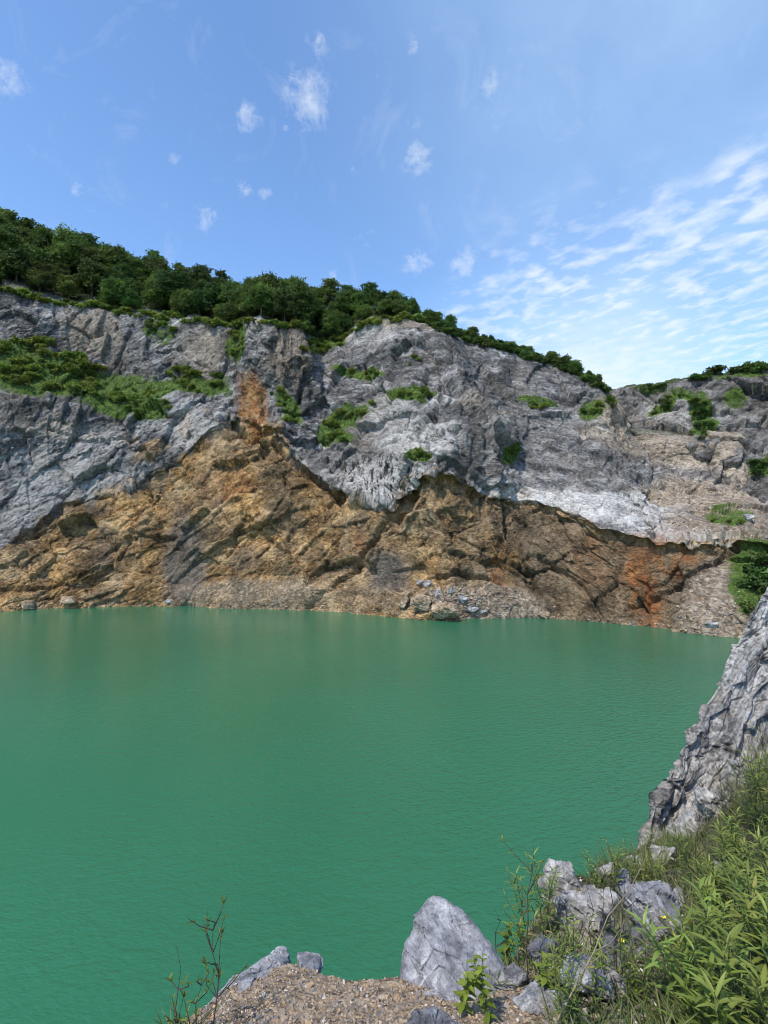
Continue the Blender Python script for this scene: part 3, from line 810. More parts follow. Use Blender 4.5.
weedy = np.clip(sstep(520, 575, gpx + 40 * fbm(g3 * 2, 3, 91)) * (1 - 0.35 * sstep(0.1, 0.4, fbm(g3 * 1.6, 3, 95))), 0, 1)
weedy = np.maximum(weedy, 1 - sstep(130, 190, gpx)) * (1 - drops)
rocky = np.maximum(drops, sstep(0.12, 0.3, fbm(g3 * 1.5, 4, 97)) * right * 0.9)
me = np_mesh('bank', g3, grid_faces(*sh[:2]), True, dict(weedy=weedy, rocky=rocky))
bank = link('bank', me, M_BANK); tag(bank, 'rough stony bank at the lip of the quarry', 'ground', kind='structure')
bank_bvh = bvh_of(g3, grid_faces(*sh[:2]))

# ------------------------------------------------------------------ the leaning slab at right
ck = np.array([(640, 862, 8.2), (646, 828, 8.6), (668, 778, 9.2), (692, 732, 9.8), (706, 707, 10.1), (724, 676, 10.5), (737, 644, 11), (750, 616, 11.4), (762, 592, 11.8), (796, 545, 12.3), (860, 525, 13), (1000, 500, 14), (1250, 500, 15)], float)
fk = np.array([(652, 890, 7.9), (664, 880, 8.2), (693, 862, 8.7), (735, 825, 9.2), (772, 795, 9.4), (810, 785, 9.7), (840, 780, 10.0), (870, 775, 10.3), (900, 770, 10.6), (960, 765, 11.0), (1050, 760, 11.5), (1250, 760, 12), (1500, 780, 12.5)], float)
s = np.linspace(0, 1, 420)
# denser towards the visible start
tt = np.interp(s, [0, 0.8, 1], [0, 9, 12])
c3 = np.stack([np.interp(tt, np.arange(13), ck[:, k]) for k in range(3)], 1)
f3 = np.stack([np.interp(tt, np.arange(13), fk[:, k]) for k in range(3)], 1)
jg = 3.2 * np.interp(tt, np.arange(0, 13, 0.22), rng.uniform(-1, 1, len(np.arange(0, 13, 0.22))))
Cp = np.stack(P(c3[:, 0] + jg, c3[:, 1], c3[:, 2]), 1)
Fp = np.stack(P(f3[:, 0], f3[:, 1], f3[:, 2]), 1)
Mp = 0.5 * Cp + 0.5 * Fp; Mp[:, 1] += 0.15
hx = Cp[:, 0] / np.hypot(Cp[:, 0], Cp[:, 1]); hy = Cp[:, 1] / np.hypot(Cp[:, 0], Cp[:, 1])
K1 = Cp + np.stack([hx * 0.9 + 0.25, hy * 0.9, -0.35 + 0 * hx], 1)
K2 = Cp + np.stack([hx * 4 + 1.0, hy * 4, -9 + 0 * hx], 1)
K3 = K2.copy(); K3[:, 2] = -2; K3[:, :2] += 0.8
Up = Fp.copy(); Up[:, 1] -= 0.5; Up[:, 2] -= 1.4
srows = [Up, Fp, Mp, Cp, K1, K2, K3]
Vs = []
for i, n in enumerate([14, 130, 130, 26, 30, 10]):
    for t in np.linspace(0, 1, n, endpoint=(i == 5)):
        Vs.append(srows[i] * (1 - t) + srows[i + 1] * t)
V = np.array(Vs); V = 0.4 * V + 0.6 * blur(V, 3, 1)
s3 = V.reshape(-1, 3); N3 = blur(grid_normals(V), 4, 1).reshape(-1, 3); N3 /= np.linalg.norm(N3, axis=1, keepdims=True)
ctr = (Fp[60] + Cp[60]) / 2
kk = (len(V) // 3) * 420 + 60
if N3[kk].dot(np.array([0, 0, H]) - s3[kk]) < 0: N3 = -N3
# strata run up along the crest
ax = np.array(Cp[200] - Cp[10]); ax /= np.linalg.norm(ax)
nn = N3[kk]; cr = np.cross(ax, nn); cr /= np.linalg.norm(cr)
q = np.stack([s3 @ ax, s3 @ cr, s3 @ nn], 1)
wv = np.stack([gnoise(s3 * 0.5, 5), gnoise(s3 * 0.5, 6), gnoise(s3 * 0.5, 7)], 1)
qq = q + 0.18 * wv
d = 0.20 * fbm(s3 * 0.35, 3, 3) + 0.10 * ridged(qq * np.array([0.16, 0.85, 0.5]), 4, 6, 0.55)
bh, bc = blocks(qq * np.array([0.30, 1.5, 0.9]), 6, 1.2); d += 0.07 * bh - 0.05 * (1 - sstep(0, 0.06, bc))
bh, bc = blocks(qq * np.array([0.9, 3.6, 2.2]), 8, 1.3); d += 0.05 * bh - 0.012 * (1 - sstep(0, 0.08, bc))
d += 0.045 * ridged(qq * np.array([0.7, 5.0, 2.5]), 5, 10, 0.62)
bh, bc = blocks(q * np.array([1.6, 2.2, 2.0]), 15, 1.3); d += 0.06 * bh - 0.03 * (1 - sstep(0, 0.06, bc))
d -= d.mean() + 0.06
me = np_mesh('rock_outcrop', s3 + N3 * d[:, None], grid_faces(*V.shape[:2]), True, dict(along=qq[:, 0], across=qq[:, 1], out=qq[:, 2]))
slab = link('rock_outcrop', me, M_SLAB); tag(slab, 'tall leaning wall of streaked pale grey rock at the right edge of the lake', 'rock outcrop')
slab_bvh = bvh_of((s3 + N3 * d[:, None]), grid_faces(*V.shape[:2]))

# ------------------------------------------------------------------ loose rocks
def rock_mesh(name, pts_, edge, amp_, seed, freq=4.0, cuts_smooth=0):
    bm = bmesh.new()
    for p_ in pts_: bm.verts.new(p_)
    r = bmesh.ops.convex_hull(bm, input=bm.verts[:])
    for v in [v for v in bm.verts if not v.link_faces]: bm.verts.remove(v)
    size = max((v.co - w.co).length for v in bm.verts for w in bm.verts)
    bmesh.ops.bevel(bm, geom=bm.edges[:], offset=size * 0.018, segments=1, affect='EDGES', clamp_overlap=True)
    for _ in range(9):
        es = [e for e in bm.edges if e.calc_length() > edge]
        if not es or len(bm.verts) > 60000: break
        bmesh.ops.subdivide_edges(bm, edges=es, cuts=1, use_grid_fill=True)
        bmesh.ops.triangulate(bm, faces=[f for f in bm.faces if len(f.verts) > 3])
    for _ in range(cuts_smooth): bmesh.ops.smooth_vert(bm, verts=bm.verts[:], factor=0.35, use_axis_x=True, use_axis_y=True, use_axis_z=True)
    bm.normal_update()
    co = np.array([v.co[:] for v in bm.verts]); no = np.array([v.normal[:] for v in bm.verts])
    s_ = freq / size
    off = seed * 3.17
    qr = co * s_ + off
    ql = np.stack([qr[:, 0] * 0.8 - qr[:, 2] * 0.6, qr[:, 1], (qr[:, 0] * 0.6 + qr[:, 2] * 0.8) * 2.2], 1)
    bh_, bc_ = blocks(ql * 0.7, seed + 1, 1.3)
    bh3, bc3 = blocks(ql * 2.1, seed + 2, 1.2)
    dd = (0.5 * fbm(qr, 5, seed, 0.6) + 0.45 * bh_ + 0.25 * bh3 + 0.25 * ridged(ql * 1.6, 4, seed + 9, 0.6)) * amp_ * size
    co = co + no * dd[:, None]
    for v, c in zip(bm.verts, co): v.co = c
    me_ = bpy.data.meshes.new(name); bm.to_mesh(me_); bm.free()
    for p_ in me_.polygons: p_.use_smooth = True
    try: me_.set_sharp_from_angle(angle=R(34))
    except Exception: pass
    return me_


def rand_pts(r, sx, sy, sz, n=14):
    o = []
    for _ in range(n):
        v = Vector((r.gauss(0, 1), r.gauss(0, 1), r.gauss(0, 1))).normalized()
        k = r.uniform(0.78, 1.0)
        o.append((v.x * sx / 2 * k, v.y * sy / 2 * k, v.z * sz / 2 * k))
    return o


def place_rock(px_, py_, wp, hp, mat, label, cat='rock', group=None, tilt=0, seed=None, trees=(bank_bvh,), depth=0.8, edge_px=2.0, sink=0.25, n=14, amp_=0.05, name='rock', far=False):
    """a rock whose base centre stands on the ground seen at px_,py_; wp, hp its apparent width and height"""
    h_ = hit(px_, py_, *trees)
    if h_ is None: return None
    p_ = h_[0]
    u = p_.y / F
    r = random.Random(seed if seed is not None else int(px_ * 31 + py_))
    sx, sz = wp * u, hp * u * 1.15 / (1 - sink * 0.6)
    me_ = rock_mesh(name, rand_pts(r, sx * 1.1, sx * depth, sz, n), edge_px * u * 1.1, amp_, int(px_ * 7 + py_) % 97)
    o = link(name, me_, mat)
    o.location = p_ + Vector((0, 0, sz * (0.5 - sink)))
    o.rotation_euler = (0, R(tilt), r.uniform(-0.4, 0.4))
    tag(o, label, cat, group)
    return o


# the peaked boulder: hull of points read off its outline, with real depth
bp = [(400, 982, 2.36), (403, 950, 2.44), (416, 918, 2.52), (427, 897, 2.58), (436, 893, 2.6), (446, 899, 2.58), (464, 912, 2.54), (487, 938, 2.46), (505, 968, 2.40), (521, 1004, 2.36),
      (520, 1060, 2.2), (470, 1045, 2.12), (425, 1000, 2.28), (408, 1050, 2.2), (440, 925, 2.50), (470, 958, 2.36), (440, 1000, 2.24),
      (420, 985, 2.75), (440, 930, 2.8), (470, 955, 2.85), (505, 1010, 2.75), (455, 1060, 2.8)]
bp = [PV(*a) for a in bp]
c0 = sum(bp, Vector()) / len(bp)
me = rock_mesh('boulder', [p_ - c0 for p_ in bp], 0.0055, 0.026, 5, 5.0)
o = link('boulder', me, M_BOULDER); o.location = c0
tag(o, 'large peaked blue grey limestone boulder at the lip of the gravel', 'boulder')

for nm, lb, mt, hp_ in [
    ('rock', 'long pale rock slab tilted along the left rim of the gravel patch', M_ROCK_SILVER, [(203, 1016, 2.14), (213, 998, 2.22), (232, 978, 2.40), (252, 966, 2.52), (270, 957, 2.6), (281, 946, 2.68), (287, 947, 2.68), (289, 961, 2.58), (272, 970, 2.46), (250, 984, 2.34), (228, 1004, 2.18), (214, 1030, 2.06), (196, 1030, 2.1), (240, 1000, 2.7), (285, 985, 2.9), (205, 1040, 2.35)]),
    ('rock', 'small blue grey rock on the far rim of the gravel, beside the long pale slab', M_BOULDER, [(297, 953, 2.62), (303, 951, 2.64), (312, 955, 2.62), (320, 955, 2.6), (322, 964, 2.58), (318, 974, 2.5), (306, 974, 2.46), (300, 965, 2.5), (318, 985, 2.75), (300, 985, 2.75)])]:
    hp_ = [PV(*a) for a in hp_]
    c0 = sum(hp_, Vector()) / len(hp_)
    o = link(nm, rock_mesh(nm, [p_ - c0 for p_ in hp_], 0.007, 0.022, len(lb), 6.0), mt); o.location = c0
    tag(o, lb, 'rock')

PIX_ROCKS = [
    # px, py(base), w, h, mat, label
    (365, 976, 17, 14, M_BOULDER, 'lone rounded grey stone on the gravel rim, left of the peaked boulder', 0),
    (436, 1046, 84, 18, M_ROCK_DARK, 'dark low rock at the foot of the peaked boulder', 4),
    (561, 905, 36, 42, M_ROCK_PALE, 'pale knobbly rock standing at the water side of the weeds', 0),
    (582, 942, 62, 62, M_ROCK_PALE, 'broad weathered tan grey rock below the pale knobbly one', 10),
    (545, 968, 40, 26, M_ROCK_DARK, 'dark rock wedged right behind the peaked boulder', 0),
    (654, 930, 76, 44, M_BOULDER, 'dark blue flat-topped rock slab tilted among the weeds', 17),
    (622, 906, 26, 36, M_BOULDER, 'narrow upright grey rock left of the tilted flat slab', -12),
    (612, 968, 44, 30, M_ROCK_DARK, 'dark angular rock under the tilted flat slab', 8),
    (585, 990, 60, 28, M_BOULDER, 'streaked grey rock low in the stony gap between boulder and weeds', 14),
    (622, 992, 34, 20, M_ROCK_PALE, 'small white-veined stone beside the weeds at the bottom edge', 0),
    (560, 1016, 40, 20, M_ROCK_PALE, 'pale stone at the bottom edge among dry stems', 0),
    (664, 868, 26, 24, M_ROCK_PALE, 'pale round stone in the grass under the leaning rock wall', 0),
    (690, 838, 44, 26, M_ROCK_PALE, 'pale craggy rock at the foot of the leaning rock wall', 0),
    (716, 815, 40, 34, M_ROCK_PALE, 'pale stepped rock against the leaning rock wall', 20),
    (735, 800, 26, 44, M_ROCK_PALE, 'upright pale rock leaning on the wall above the weeds', 8),
    (632, 872, 24, 16, M_ROCK_PALE, 'small tan stone on the grassy lip above the lake', 0),
    (608, 880, 30, 20, M_ROCK_PALE, 'low tan stone along the lip right of the knobbly rock', 0),
    (512, 985, 28, 18, M_ROCK_DARK, 'small dark stone tucked against the boulder right side', 0),
    (678, 905, 20, 16, M_BOULDER, 'little grey stone at the right end of the tilted flat slab', 0),
    (641, 957, 24, 26, M_ROCK_DARK, 'dark little block between the weeds and the tilted slab', 0),
    (535, 1005, 46, 16, M_BOULDER, 'flat grey stone lying between the boulder and the dry stems', 0),
    (722, 875, 18, 14, M_BOULDER, 'grey stone half hidden in the bright weeds', 0),
]
for (a, b_, w_, h__, m_, lb, tl) in PIX_ROCKS:
    place_rock(a, b_ - 1, w_ * 1.1, h__ * 1.1, m_, lb, tilt=tl, n=11, amp_=0.075)

# gravel: thousands of small stones
def small_stone_template(seed):
    r = random.Random(seed)
    bm = bmesh.new()
    for p_ in rand_pts(r, 1, 0.8, 0.58, 10): bm.verts.new(p_)
    bmesh.ops.convex_hull(bm, input=bm.verts[:])
    for v in [v for v in bm.verts if not v.link_faces]: bm.verts.remove(v)
    bmesh.ops.triangulate(bm, faces=bm.faces[:])
    bm.verts.index_update()
    v_ = np.array([v.co[:] for v in bm.verts]); f_ = np.array([[v.index for v in f.verts] for f in bm.faces])
    bm.free()
    return v_, f_


TPL = [small_stone_template(k) for k in range(10)]


def scatter_stones(name, places, tints, mat):
    VV, FF, TT = [], [], []; n0 = 0
    for (p_, s_), t_ in zip(places, tints):
        v_, f_ = TPL[int(rng.integers(len(TPL)))]
        e = Matrix.Rotation(rng.uniform(0, 6.28), 3, 'Z') @ Matrix.Rotation(rng.normal(0, 0.5), 3, 'X') @ Matrix.Rotation(rng.normal(0, 0.5), 3, 'Y')
        w_ = v_ @ np.array(e).T * s_ + np.array(p_)
        VV.append(w_); FF.append(f_ + n0); TT.append(np.full(len(w_), t_)); n0 += len(w_)
    me_ = np_mesh(name, np.concatenate(VV), np.concatenate(FF), False, dict(tint=np.concatenate(TT)))
    return link(name, me_, mat)


pl, ti = [], []
for _ in range(10500):
    a, b_ = rng.uniform(195, 545), rng.uniform(948, 1060)
    h_ = hit(a, b_, bank_bvh)
    if h_ is None or h_[3] > 5: continue
    s_ = 0.006 + 0.021 * rng.uniform() ** 2.5 + (0.040 * rng.uniform() if rng.uniform() < 0.022 else 0)
    pl.append((h_[0] + Vector((0, 0, s_ * 0.02)), s_)); ti.append(np.clip(rng.beta(1.6, 1.6), 0, 0.92) if rng.uniform() > .03 else 1.0)
for _ in range(1500):
    a, b_ = rng.uniform(545, 690), rng.uniform(870, 1060)
    h_ = hit(a, b_, bank_bvh)
    if h_ is None or h_[3] > 9: continue
    s_ = 0.012 + 0.045 * rng.uniform() ** 2.5
    pl.append((h_[0] + Vector((0, 0, s_ * 0.1)), s_)); ti.append(rng.choice([0.05, 0.2, 0.25, 0.3, 0.7, 1.0]))
gr = scatter_stones('gravel', pl, ti, M_GRAVEL)
tag(gr, 'brown and grey gravel spread over the near bank', 'gravel', kind='stuff')

# stones along the far shore and the tumbled heap at its middle
pl, ti = [], []
for _ in range(1500):
    k = rng.uniform()
    if k < 0.45: a, b_ = rng.normal(458, 26), rng.normal(604, 9)
    elif k < 0.7: a, b_ = rng.uniform(0, 700), None
    elif k < 0.85: a, b_ = rng.uniform(640, 768), rng.uniform(470, 540)
    else: a, b_ = rng.normal(710, 20), rng.normal(615, 12)
    if b_ is None: b_ = float(cur(a, k_w)) - rng.uniform(0, 5)
    h_ = hit(a, b_, cliff_bvh)
    if h_ is None or h_[0].z < -0.3: continue
    s_ = 0.25 + 0.75 * rng.uniform() ** 3
    pl.append((h_[0] + Vector((0, 0, s_ * 0.1)), s_)); ti.append(rng.choice([0.2, 0.3, 0.5, 0.6, 0.7, 0.85]))
rb = scatter_stones('rubble', pl, ti, M_GRAVEL)
tag(rb, 'small broken stones strewn at the foot of the cliff', 'rubble', kind='stuff')

SHORE = [
    (168, 605, 7, 6, M_ROCK_GREY, 'white stone at the far waterline, left of the tan block'),
    (192, 605, 9, 7, M_ROCK_TAN, 'tan block at the far waterline, right of the white stone'),
    (447, 621, 34, 26, M_ROCK_TAN, 'biggest ochre boulder of the landslip, touching the water'),
    (421, 612, 26, 18, M_ROCK_TAN, 'ochre boulder left of the biggest one in the landslip'),
    (405, 608, 20, 14, M_ROCK_TAN, 'smaller ochre block at the left end of the landslip'),
    (438, 598, 9, 8, M_ROCK_GREY, 'white block in the middle of the grey landslip stones'),
    (462, 603, 12, 8, M_ROCK_GREY, 'largest pale grey slab among the landslip stones'),
    (427, 588, 10, 7, M_ROCK_GREY, 'pale grey block near the top of the landslip'),
    (419, 585, 8, 6, M_ROCK_GREY, 'topmost grey block of the landslip'),
    (472, 612, 14, 8, M_ROCK_GREY, 'grey slab at the water end of the landslip'),
    (484, 615, 9, 6, M_ROCK_GREY, 'last grey stone at the right end of the landslip'),
    (452, 594, 10, 6, M_ROCK_GREY, 'grey stone above the white block on the landslip'),
    (749, 522, 12, 8, M_ROCK_GREY, 'pale block on the scree shelf under the tan shoulder'),
    (690, 622, 12, 8, M_ROCK_TAN, 'tan rock on the shore below the rust stain'),
    (712, 628, 14, 9, M_ROCK_GREY, 'grey rock on the shore near the right bush'),
    (30, 609, 22, 9, M_ROCK_TAN, 'flat tan ledge rock at the far waterline, at the left edge'),
    (72, 606, 26, 10, M_ROCK_TAN, 'broad ochre rock at the waterline under the left grey face'),
    (545, 619, 14, 7, M_ROCK_TAN, 'brown rock at the waterline right of the landslip'),
]
for (a, b_, w_, h__, m_, lb) in SHORE:
    place_rock(a, b_ - 1, w_, h__, m_, lb, trees=(cliff_bvh,), edge_px=1.3, amp_=0.06, n=12, sink=0.2)

# ------------------------------------------------------------------ vegetation builders
def leaf_cards(centers, dirs, sizes, tint, aspect=0.6, droop=0.0, r=None):
    """each leaf (or spray of leaves) is a folded 4-sided blade"""
    n = len(centers)
    dirs = dirs / (np.linalg.norm(dirs, axis=1, keepdims=True) + 1e-9)
    rv = rng.normal(size=(n, 3))
    side = np.cross(dirs, rv); side /= (np.linalg.norm(side, axis=1, keepdims=True) + 1e-9)
    nrm = np.cross(side, dirs)
    s_ = sizes[:, None]
    a = centers - dirs * s_ * 0.5
    b_ = centers + side * s_ * aspect * 0.5 + nrm * s_ * 0.12
    c = centers + dirs * s_ * 0.5 - nrm * s_ * 0.1
    d_ = centers - side * s_ * aspect * 0.5 + nrm * s_ * 0.12
    v_ = np.stack([a, b_, c, d_], 1).reshape(-1, 3)
    i = np.arange(n) * 4
    f_ = np.stack([i, i + 1, i + 2, i + 3], 1)
    return v_, f_, np.repeat(tint, 4)


def crown_arrays(lobes, per, size, jit=0.25, seed=0):
    """lobes: (centre, radii). leaf sprays lie through the outer shell of every lobe, thin underneath"""
    C_, D_, S_, T_ = [], [], [], []
    for (c, rad) in lobes:
        m_ = int(per * (rad[0] * rad[2]) ** 0.9)
        u = rng.normal(size=(m_, 3)); u /= np.linalg.norm(u, axis=1, keepdims=True)
        u[:, 2] = np.where((u[:, 2] < -0.25) & (rng.uniform(size=m_) < 0.6), -u[:, 2], u[:, 2])
        k = rng.uniform(0.30, 1.12, m_) ** 0.6 * (1 + jit * gnoise(u * 2.1 + np.array(c) * 1.7, seed))
        C_.append(np.array(c) + u * k[:, None] * np.array(rad))
        dd = u * 0.5 + rng.normal(size=(m_, 3)) * 0.8; dd[:, 2] *= 0.55
        D_.append(dd); S_.append(size * rng.uniform(0.6, 1.35, m_)); lob = rng.uniform(-0.24, 0.24)
        T_.append(np.clip(0.5 + lob + rng.normal(0, 0.16, m_), 0, 1))
    return leaf_cards(np.concatenate(C_), np.concatenate(D_), np.concatenate(S_), np.concatenate(T_), 0.65)


def tube(pts_, radii, sides=6):
    VV, FF = [], []
    pts_ = [Vector(p_) for p_ in pts_]
    for i, p_ in enumerate(pts_):
        t = (pts_[min(i + 1, len(pts_) - 1)] - pts_[max(i - 1, 0)]).normalized()
        a = t.orthogonal().normalized(); b_ = t.cross(a)
        for k in range(sides):
            an = 6.2832 * k / sides
            VV.append(p_ + (a * math.cos(an) + b_ * math.sin(an)) * radii[i])
    for i in range(len(pts_) - 1):
        for k in range(sides):
            FF.append([i * sides + k, i * sides + (k + 1) % sides, (i + 1) * sides + (k + 1) % sides, (i + 1) * sides + k])
    return np.array([v[:] for v in VV]), np.array(FF)


def join(parts):
    VV, FF, n = [], [], 0
    for v_, f_ in parts:
        VV.append(v_); FF.append(f_ + n); n += len(v_)
    return np.concatenate(VV), np.concatenate(FF)


def tree_meshes(seed, h_, w_, nl):
    r = random.Random(seed)
    tr = []
    th = h_ * 0.5
    base = [(0, 0, -1.2), (r.uniform(-.2, .2), r.uniform(-.2, .2), th * 0.5), (r.uniform(-.5, .5), r.uniform(-.5, .5), th), (r.uniform(-.6, .6), r.uniform(-.6, .6), h_ * 0.8)]
    tr.append(tube(base, [0.22, 0.17, 0.12, 0.04]))
    lobes = []
    for k in range(nl):
        an = k * 2.4 + r.uniform(-.5, .5); f_ = (k + 0.5) / nl
        z = h_ * (0.30 + 0.60 * f_) ; rad = w_ * 0.5 * (1.05 - 0.75 * max(0, f_ - 0.25)) * r.uniform(0.55, 0.9)
        c = (math.cos(an) * rad, math.sin(an) * rad, z + r.uniform(-.3, .3))
        sz = w_ * r.uniform(0.15, 0.31)
        lobes.append((c, (sz, sz, sz * r.uniform(0.6, 0.85))))
        tr.append(tube([(0, 0, th * 0.55 + 0.4 * f_ * th), (c[0] * .5, c[1] * .5, z * 0.85), c], [0.08, 0.055, 0.02], 5))
    lobes.append(((r.uniform(-.3, .3), r.uniform(-.3, .3), h_ * 0.88), (w_ * 0.24, w_ * 0.24, h_ * 0.14)))
    lobes.append(((0, 0, h_ * 0.55), (w_ * 0.33, w_ * 0.33, h_ * 0.22)))
    return join(tr), crown_arrays(lobes, 150, 0.50, 0.9, seed)


tree_protos = []
for k, (h_, w_, nl) in enumerate([(8, 6.8, 15), (9.8, 6.2, 16), (7, 7.4, 14), (10.5, 7.6, 19), (6.5, 5.4, 12), (9, 5.6, 15)]):
    (tv, tf), (cv, cf, ct) = tree_meshes(100 + k, h_, w_, nl)
    tree_protos.append((np_mesh('trunk', tv, tf), np_mesh('crown', cv, cf, False, dict(tint=ct))))

forest = []


def plant_tree(p_, s_, k, label, group):
    tm, cm = tree_protos[k]
    t = empty('broadleaf_tree', p_)
    t.rotation_euler = (rng.normal(0, .04), rng.normal(0, .04), rng.uniform(0, 6.28)); t.scale = (s_, s_, s_ * rng.uniform(0.85, 1.1))
    link('trunk', tm, M_BARK, t); link('crown', cm, M_TREE, t)
    tag(t, label, 'tree', group)
    forest.append(t)
    return t


TREE_ZONES = [
    (-40, 95, 'dark broadleaf tree in the tallest wood, on the hill at the left edge', 'trees on the left hill'),
    (95, 200, 'broadleaf tree in the wood where the left hilltop slopes down to the right', 'trees on the left slope'),
    (200, 306, 'broadleaf tree in the dense row above the brown rock pillar', 'trees above the brown pillar'),
    (306, 445, 'broadleaf tree on the crest behind the grey central crag', 'trees behind the central crag'),
    (445, 606, 'low tree on the narrow crest sloping down to the right', 'trees on the sloping crest'),
]


def zone(a):
    for z in TREE_ZONES:
        if z[0] <= a < z[1]: return z
    return TREE_ZONES[0] if a < 0 else TREE_ZONES[-1]


# woods on the hill: walk over the hill surface, keep a spacing
hv = CV
hill_rows = np.where((RW[::3] > 8.05) & (RW[::3] <= 9.12))[0]
cand = []
for ri in hill_rows:
    for ci in range(0, CV.shape[1], 2):
        cand.append((ri, ci))
rng.shuffle(cand)
kept = []
pxs = px[::3]
for ri, ci in cand:
    a = pxs[ci]
    if a < -45 or a > 604: continue
    p_ = CV[ri, ci]
    sp = np.interp(a, [-45, 0, 300, 440, 604], [5.3, 5.2, 4.0, 3.0, 2.6])
    if any((p_[0] - o_[0]) ** 2 + (p_[1] - o_[1]) ** 2 + 0.4 * (p_[2] - o_[2]) ** 2 < sp * sp for o_ in kept): continue
    kept.append(p_)
    z = zone(a)
    sc = np.interp(a, [0, 250, 360, 430, 480, 604], [1.2, 1.0, 0.86, 0.50, 0.32, 0.30]) * rng.uniform(0.72, 1.2)
    plant_tree(Vector(p_) - Vector((0, 0, 0.3)), sc, int(rng.integers(6)), z[2], z[3])
print('trees', len(forest))
# knob of taller growth at the end of the crest
for (a, b_, s_, lb) in [(528, 358, 0.42, None), (540, 361, 0.50, None), (553, 363, 0.58, None), (566, 367, 0.60, None), (578, 373, 0.56, None), (588, 379, 0.5, None), (597, 385, 0.42, None)]:
    h_ = hit(a, b_ + 3, cliff_bvh)
    if h_ is not None: plant_tree(h_[0] + Vector((0, 1.0, -0.4)), s_, int(rng.integers(6)), 'bushy tree in the rounded clump at the low right end of the crest', 'trees in the rounded clump')

# shrubs
shrub_protos = []
for k in range(6):
    r = random.Random(300 + k)
    lobes = [((0, 0, 0.42), (0.52, 0.5, 0.38))]
    for j in range(6):
        an = j * 1.05 + r.uniform(-.3, .3); ra = r.uniform(.3, .6)
        lobes.append(((math.cos(an) * ra, math.sin(an) * ra, r.uniform(.2, .6)), (r.uniform(.22, .36),) * 2 + (r.uniform(.18, .3),)))
    cv, cf, ct = crown_arrays(lobes, 620, 0.22, 0.8, k)
    st = [tube([(0, 0, -0.35), (math.cos(j * 1.2) * .12, math.sin(j * 1.2) * .12, .25), (math.cos(j * 1.2) * .35, math.sin(j * 1.2) * .35, .55)], [.035, .025, .01], 5) for j in range(5)]
    sv, sf = join(st)
    shrub_protos.append((np_mesh('stem', sv, sf), np_mesh('foliage', cv, cf, False, dict(tint=ct))))

dark_protos = [(a.copy(), b_.copy()) for a, b_ in shrub_protos]
for a, b_ in dark_protos: a.name = 'stem'; b_.name = 'foliage'


def plant_shrub(p_, s_, label, group, flatz=1.0, kind_='shrub', dark=False):
    sm, fm = (dark_protos if dark else shrub_protos)[int(rng.integers(6))]
    t = empty(kind_, p_); t.scale = (s_, s_, s_ * flatz); t.rotation_euler = (0, 0, rng.uniform(0, 6.28))
    link('stem', sm, M_BARK, t); link('foliage', fm, M_TREE if dark else M_SHRUB, t)
    tag(t, label, kind_, group)
    return t


SHRUBS = [  # cx, cy, rx, ry, angle, count, size(m), label, group, trees
    (40, 368, 62, 24, 12, 66, 2.3, 'bright green shrub in the sloping thicket on the left ledge', 'shrubs on the left ledge'),
    (120, 400, 50, 14, 10, 22, 1.9, 'bright shrub in the tongue of growth on the left ledge rim', 'shrubs on the ledge rim'),
    (195, 380, 34, 12, 8, 20, 2.1, 'dark green shrub at the right end of the left ledge', 'shrubs at the ledge end'),
    (160, 330, 16, 12, 30, 7, 1.7, 'shrub hanging in the cleft of the left upper cliff', 'shrubs in the cliff cleft'),
    (238, 345, 10, 24, 20, 10, 1.8, 'shrub in the steep gully left of the brown pillar', 'shrubs in the gully'),
    (284, 408, 8, 24, -25, 10, 1.5, 'shrub in the gully below the brown pillar', 'shrubs below the pillar'),
    (322, 345, 22, 9, -15, 12, 1.6, 'shrub on the grassy saddle between pillar and crag', 'shrubs on the saddle'),
    (350, 415, 30, 6, -25, 12, 1.5, 'shrub on the slanting green band across the central crag', 'shrubs on the slanting band'),
    (336, 436, 16, 7, 0, 8, 1.7, 'shrub in the round green patch low on the central crag', 'shrubs in the low patch'),
    (412, 397, 22, 4, 0, 8, 1.4, 'shrub on the level green ledge high on the central crag', 'shrubs on the high level ledge'),
    (362, 375, 22, 4, 4, 7, 1.2, 'shrub on the thin ledge near the top of the central crag', 'shrubs on the thin ledge'),
    (421, 456, 12, 4, 0, 4, 1.3, 'shrub on the small ledge above the pale dripping wall', 'shrubs above the dripping wall'),
    (511, 455, 7, 9, 30, 4, 1.4, 'shrub in the crack right of the dark rib', 'shrubs beside the dark rib'),
    (532, 407, 18, 3, 8, 5, 1.1, 'low shrub on the ledge of the sloping grey wall', 'shrubs on the sloping wall'),
    (590, 412, 13, 7, -30, 5, 1.3, 'shrub at the top of the tan shoulder', 'shrubs on the tan shoulder'),
    (612, 403, 9, 5, 30, 4, 1.2, 'shrub in the notch behind the tan shoulder', 'shrubs in the notch'),
    (730, 522, 20, 6, 0, 5, 1.0, 'small shrub on the scree shelf', 'shrubs on the scree shelf'),
    (413, 362, 8, 5, 0, 3, 1.1, 'tiny shrub high on the bare crag face', 'shrubs on the bare crag'),
]
for (cx, cy, rx, ry, ang, n, sz, lb, gp) in SHRUBS:
    a_ = R(ang)
    for _ in range(n):
        ra = math.sqrt(rng.uniform()); an = rng.uniform(0, 6.28)
        u_, v_ = ra * math.cos(an) * rx, ra * math.sin(an) * ry
        a, b_ = cx + u_ * math.cos(a_) - v_ * math.sin(a_), cy + u_ * math.sin(a_) + v_ * math.cos(a_)
        h_ = hit(a, b_, cliff_bvh)
        if h_ is None: continue
        plant_shrub(h_[0] + h_[1] * 0.0, sz * rng.uniform(0.5, 1.3), lb, gp, rng.uniform(0.8, 1.25))
